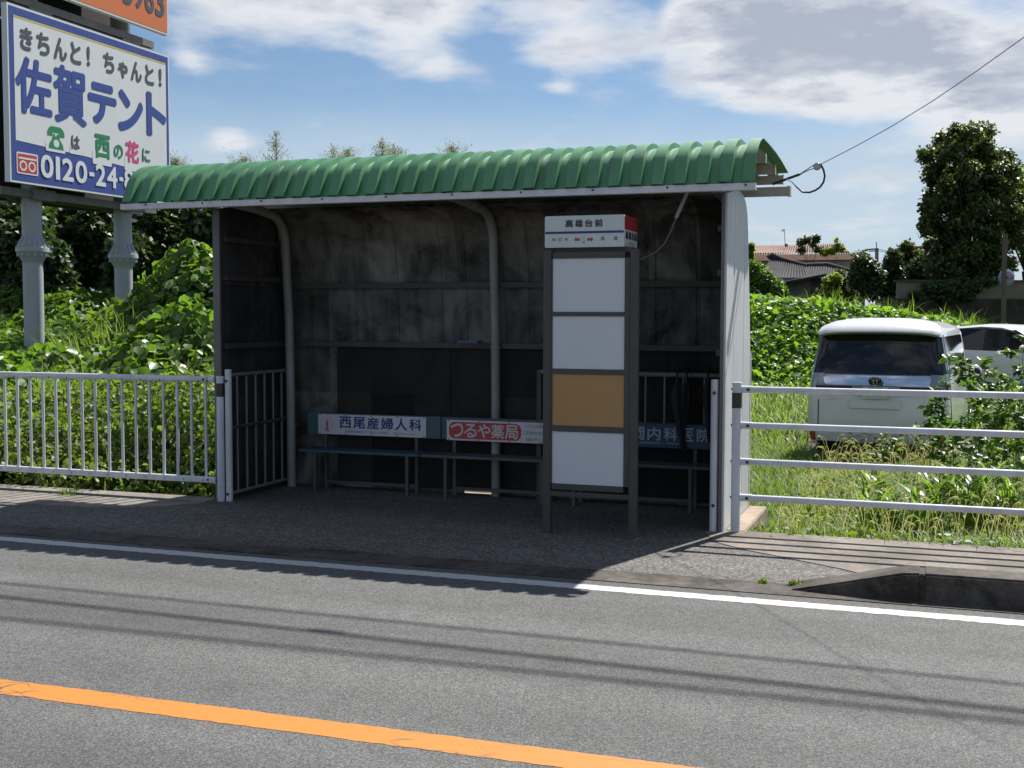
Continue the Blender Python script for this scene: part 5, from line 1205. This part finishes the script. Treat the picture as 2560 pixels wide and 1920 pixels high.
def cornlike(x, y, H, seed, label):
    q = np.random.default_rng(seed); z0 = float(terrain(x, y)); t = thing('broad_leaved_grass', label, 'grass plant', (x, y, z0), 0, 'broad leaved grass plants at the pavement edge')
    sets = []
    for k in range(6):
        cx, cy = x + q.normal()*.05, y + q.normal()*.04; n = 6; z = z0 + np.linspace(.08, H*.8, n)
        sets.append(blades(np.stack([np.full(n, cx), np.full(n, cy), z], 1), q.uniform(.28, .48, n), q.uniform(.024, .042, n), q.uniform(.7, 1.6, n), q, 5, q.uniform(0, 6.283, n)))
    V, F, Rn, o = [], [], [], 0
    for v, fq, ft, seg in sets: V.append(v); F += [fq+o, ft+o]; rr = q.random(len(ft))*.95; Rn += [np.repeat(rr, seg-1), rr]; o += len(v)
    np_mesh('blades', np.concatenate(V), F, M['broadblade'], t, np.concatenate(Rn))
    mb = MB()
    for k in range(4): cx, cy = x + q.normal()*.05, y + q.normal()*.04; mb.tube([(cx, cy, z0), (cx + q.normal()*.03, cy, z0 + H)], .006, 5)
    mb.build('stalks', M['stem'], t)
for i, (px_, py_, D_, H, label) in enumerate(((2170, 1330, 9.3, .40, 'broad leaved grass clump nearest the shelter'), (2400, 1345, 9.45, .52, 'broad leaved grass clump right of centre at the pavement edge'), (2330, 1330, 9.7, .45, 'broad leaved grass clump between its two neighbours'), (2520, 1350, 9.6, .42, 'broad leaved grass clump at the right edge of the photo'), (2200, 1240, 10.5, .40, 'broad leaved grass clump farther back in the meadow'),
                                             (2450, 1345, 9.5, .50, 'broad leaved grass clump second from the right edge'), (2290, 1345, 9.35, .42, 'small broad leaved grass clump at the kerb stones, middle of the row'), (2370, 1280, 10.2, .48, 'broad leaved grass clump behind the middle of the front row'), (2480, 1270, 10.3, .50, 'broad leaved grass clump behind the right end of the front row'), (2240, 1340, 9.5, .34, 'short broad leaved grass clump second from the shelter'))):
    p = W(px_, py_, D_ + .9); ragy = max(p.y, 9.2); cornlike(p.x, ragy, H, 90+i, label)

# shrubs and trees
def plant(name, label, cat, base, blobs, n, size, mat, seed, group=None, trunk=.12, tpl=DIAM, tf=DIAMF, limbs=True, inner=.55, tilt=.8, core=None):
    """trunk with limbs to each clump; leaves spread through the clumps"""
    q = np.random.default_rng(seed); t = thing(name, label, cat, tuple(base), 0, group); B = Vector(base)
    if trunk:
        mb = MB(); cen = sum((Vector(b[:3]) for b in blobs), Vector())/len(blobs); fork = B.lerp(Vector((cen.x, cen.y, cen.z)), .45)
        mb.tube([B - Vector((0, 0, .3)), B.lerp(fork, .5) + Vector((.03, 0, 0)), fork], trunk, 9, True, trunk*.7)
        if limbs:
            for b in blobs: e = Vector(b[:3]); mb.tube([fork, fork.lerp(e, .5) + Vector((q.normal()*.1, q.normal()*.1, .1)), e], trunk*.32, 6, True, trunk*.06)
        mb.build('trunk', M['bark'], t, smooth=60)
    wts = np.array([b[3]**2 for b in blobs]); idx = q.choice(len(blobs), n, p=wts/wts.sum()); bl = np.array([b[:4] for b in blobs])[idx]; sx = np.array([(b[4] if len(b) > 4 else 1.0) for b in blobs])[idx]
    u = q.normal(size=(n, 3)); u /= np.linalg.norm(u, axis=1, keepdims=True); rad = bl[:, 3]*(1 - (1-inner)*q.random(n)**1.4)*(1 + .30*fbm(u[:, 0]*2.2 + bl[:, 0], u[:, 2]*2.2 + u[:, 1]*1.7, 1.6, seed))
    P = bl[:, :3] + u*rad[:, None]*np.stack([sx, sx, np.ones(n)], 1); nr = u*.7 + np.array([0, 0, .75]) + q.normal(size=(n, 3))*tilt
    V, F, Rn = leaves(P, nr, size*q.uniform(.6, 1.4, n), tpl, tf, q); np_mesh('crown', V, [F], mat, t, Rn)
    return t
def bl(px, py, D, rpx, sx=1.0): p = W(px, py, D); return (p.x, p.y, p.z, rpx*D/FPX, sx)
D = 39.5
qq = np.random.default_rng(5); big = []
EDGE_L = lambda y: np.interp(y, [315, 360, 400, 450, 520, 570, 620, 700], [2415, 2350, 2305, 2318, 2300, 2302, 2318, 2340]); EDGE_R = lambda y: np.interp(y, [315, 360, 400, 450, 520, 600, 700], [2450, 2490, 2515, 2545, 2550, 2540, 2520])
y_ = 338
while y_ < 730:
    xl, xr = float(EDGE_L(y_)), float(EDGE_R(y_)); x_ = xl + 14
    while x_ < xr:
        rr = qq.uniform(17, 29)
        if not (2370 < x_ < 2402 and 462 < y_ < 492): big.append(bl(x_ + qq.normal()*5, y_ + qq.normal()*7, D + qq.uniform(-1.0, 1.0), rr, qq.uniform(.9, 1.25)))
        x_ += rr*1.35
    y_ += 30
plant('big_tree', 'tall dark evergreen tree standing above the garden wall at the right', 'tree', W(2440, 790, D), big, 46000, .125, M['evergreen'], 101, 'trees beyond the field', .15, inner=.4)
plant('lime_tree', 'yellow green tree half hiding behind the mirror pole at the right edge', 'tree', W(2570, 790, 41.5), [bl(2535, 490, 41.5, 34), bl(2510, 510, 41.5, 22), bl(2570, 460, 41.5, 50), bl(2545, 550, 41.5, 36), bl(2590, 570, 41.5, 50), bl(2535, 590, 41.5, 26), bl(2600, 520, 41.5, 60), bl(2580, 640, 41.5, 30), bl(2500, 530, 41.5, 16)], 9000, .12, M['lime'], 102, 'trees beyond the field', .14, inner=.3)
hedge = [((2150, 790), [bl(2160, 665, 41, 30), bl(2150, 700, 41, 30), bl(2175, 720, 41, 28), bl(2185, 690, 41, 26)], 'dark round bush at the right end of the grey tiled house'), ((2235, 790), [bl(2237, 640, 42, 20), bl(2232, 665, 42, 28), bl(2240, 690, 42, 34), bl(2215, 720, 42, 34)], 'dark pointed conifer beside the garden wall'),
         ((2272, 790), [bl(2265, 620, 43, 18), bl(2275, 645, 43, 26), bl(2265, 680, 43, 34), bl(2290, 650, 43, 20)], 'slim leafy tree left of the big tree'), ((2330, 790), [bl(2320, 655, 41, 22, 1.6), bl(2290, 675, 41, 20, 1.5), bl(2345, 685, 41, 26, 1.4), bl(2300, 700, 41, 18, 1.4)], 'spreading low tree over the garden wall')]
for i, ((bx_, by_), bb_, lab) in enumerate(hedge): plant('garden_tree', lab, 'tree', W(bx_, by_, 41.5), bb_, 5200, .12, M['darktree'] if i != 2 else M['evergreen'], 110+i, 'trees beyond the field', .09, inner=.3)
plant('creeper', 'dark creeper hanging over the garden wall below the big tree', 'creeper', W(2400, 790, 37.9), [bl(2330, 718, 38.0, 15, 1.6), bl(2290, 738, 38.0, 10, 1.5), bl(2385, 718, 38.0, 24, 1.6), bl(2360, 740, 38, 16, 1.6), bl(2440, 712, 38.0, 16, 1.5), bl(2420, 738, 38, 14, 1.3), bl(2478, 705, 38.0, 10, 1.4)], 4200, .11, M['darktree'], 118, None, 0)
plant('house_shrub', 'light green shrub growing against the left end of the tiled house', 'shrub', W(1900, 790, 40), [bl(1885, 680, 40, 28), bl(1905, 700, 40, 30), bl(1880, 730, 40, 34), bl(1930, 720, 40, 28), bl(1950, 735, 40, 20)], 7500, .12, M['kudzu'], 121, 'garden shrubs', .06, inner=.3)
plant('yellow_shrub', 'yellow green shrub beside the door of the tiled house', 'shrub', W(2085, 790, 42), [bl(2075, 705, 42, 15), bl(2090, 700, 42, 15), bl(2080, 725, 42, 20), bl(2070, 740, 42, 18)], 2600, .12, M['lime'], 122, 'garden shrubs', .04, inner=.3)
plant('cloud_pine', 'small dark cloud pruned tree in front of the tiled house', 'shrub', W(2105, 790, 42.5), [bl(2099, 683, 42.5, 10, 1.2), bl(2108, 705, 42.5, 9, 1.2), bl(2104, 725, 42.5, 12), bl(2125, 735, 42.5, 18)], 2400, .08, M['evergreen'], 123, 'garden shrubs', .05, inner=.3)
plant('roof_pine', 'cloud pruned pine showing against the sky above the terracotta roof', 'tree', W(2030, 760, 56), [bl(2004, 605, 56, 9, 1.3), bl(2019, 601, 56, 8, 1.2), bl(2040, 597, 56, 9, 1.1), bl(2033, 612, 56, 5, 1.6), bl(2005, 626, 56, 7, 1.5), bl(2045, 624, 56, 7, 1.5)], 1500, .12, M['evergreen'], 124, 'garden shrubs', .05, inner=.3)
plant('roof_shrub', 'loose pale green shrub in front of the right end of the terracotta roof', 'tree', W(2090, 760, 56), [bl(2075, 627, 56, 10, 1.5), bl(2095, 617, 56, 9, .8), bl(2092, 600, 56, 4, .6), bl(2060, 631, 56, 7, 1.5), bl(2104, 622, 56, 7, .8)], 800, .13, M['lime'], 125, 'garden shrubs', .04, inner=.25)
plant('corner_shrub', 'shrub sprig showing just right of the shelter wall', 'shrub', W(1880, 760, 44), [bl(1878, 618, 44, 9, .6), bl(1874, 640, 44, 12, .7)], 500, .14, M['lime'], 126, 'garden shrubs', .03, inner=.2)

# dark woodland behind the billboard
wood = [(105, 530, 31, 75, .9), (262, 520, 31, 65, .9), (-40, 560, 30, 95, .9), (55, 600, 27, 80, .9), (150, 560, 29, 70, .9), (215, 565, 28, 62, .9), (300, 545, 30, 68, .95), (385, 560, 28, 68, .95), (455, 545, 29, 66, .95), (525, 555, 27.5, 60, .95), (110, 640, 26, 45, 1.2), (600, 560, 30, 70, 1), (330, 640, 26.5, 50, 1.2)]
labs = ['dark rounded tree rising between the billboard posts, rear left', 'dark rounded tree rising between the billboard posts, rear right', 'dark tree at the far left edge behind the billboard', 'dark tree behind the nearer billboard post', 'tall thin topped tree between the billboard posts, left', 'vine draped dark tree between the billboard posts, right', 'dark tree directly behind the farther billboard post', 'dark tree just right of the farther billboard post', 'leafy dark tree under the left end of the shelter roof', 'dark tree touching the left edge of the shelter', 'low dark thicket tree behind the nearer billboard post', 'dark tree hidden behind the shelter', 'low dark thicket tree behind the kudzu mound']
for i, (px_, py_, D_, rp, sx) in enumerate(wood):
    bb_ = [bl(px_ + a*rp, py_ + b*rp, D_ + c*.8, rp*s, sx) for a, b, c, s in ((0, -.75, 0, .50), (-.5, -.35, -.5, .55), (.5, -.30, -.3, .55), (0, 0, -.8, .65), (-.4, .5, -.6, .65), (.45, .5, -.4, .65), (0, 1.0, -.3, .75), (-.6, 1.3, -.5, .7), (.6, 1.3, -.5, .7), (0, 1.7, -.6, .8))]
    plant('woodland_tree', labs[i], 'tree', W(px_, 840, D_), bb_, 8200, .17, M['darktree'] if i not in (4, 8) else M['kudzu'], 140+i, 'woodland behind the billboard', .12, inner=.35)
# feathery tops behind the shelter roof
tops = [(690, 330, 46, 105, 'tallest feathery tree top above the shelter roof'), (1000, 395, 46, 40, 'dark feathery tree top above the middle of the roof'), (835, 365, 46, 75, 'twin feathery tree top left of the middle of the roof'), (955, 345, 46, 85, 'pale pointed tree top above the middle of the roof'), (985, 358, 47, 70, 'pale thin tree top next to the pointed one'), (1130, 368, 46, 45, 'small feathery tree top right of the middle of the roof'), (610, 395, 47, 45, 'faint low tree top left of the tallest one'), (440, 398, 47, 40, 'faint tree top beside the billboard'), (870, 372, 47, 60, 'thin tree top beside the twin one')]
for i, (px_, py_, D_, hp, lab) in enumerate(tops):
    q = np.random.default_rng(170+i); t = thing('bamboo', lab, 'tree', tuple(W(px_, 760, D_)), 0, 'feathery tree tops behind the shelter'); mb = MB(); a, b = W(px_+6, 780, D_), W(px_, py_, D_); mb.tube([a, a.lerp(b, .6), b], .05, 6, True, .008)
    P = []
    for k in range(70):
        s = q.random()**.7; p0 = W(px_ + 2*q.normal(), py_ + hp*s*1.15, D_); L1 = (2 + 46*s)*D_/FPX*q.uniform(.5, 1.1); az = q.uniform(0, 6.283); p1 = p0 + Vector((math.cos(az)*L1, math.sin(az)*L1, L1*q.uniform(.5, 1.5))); mb.tube([p0, p1], .006, 4, True, .002)
        for j in range(12): P.append(np.array(p0.lerp(p1, q.uniform(.25, 1.05))) + q.normal(size=3)*.07)
    mb.build('stem', M['bamboo'], t); P = np.array(P); V, F, Rn = leaves(P, q.normal(size=P.shape) + np.array([0, 0, .4]), q.uniform(.04, .10, len(P)), LANCE, BROADF, q); np_mesh('crown', V, [F], M['bamboo'], t, Rn)
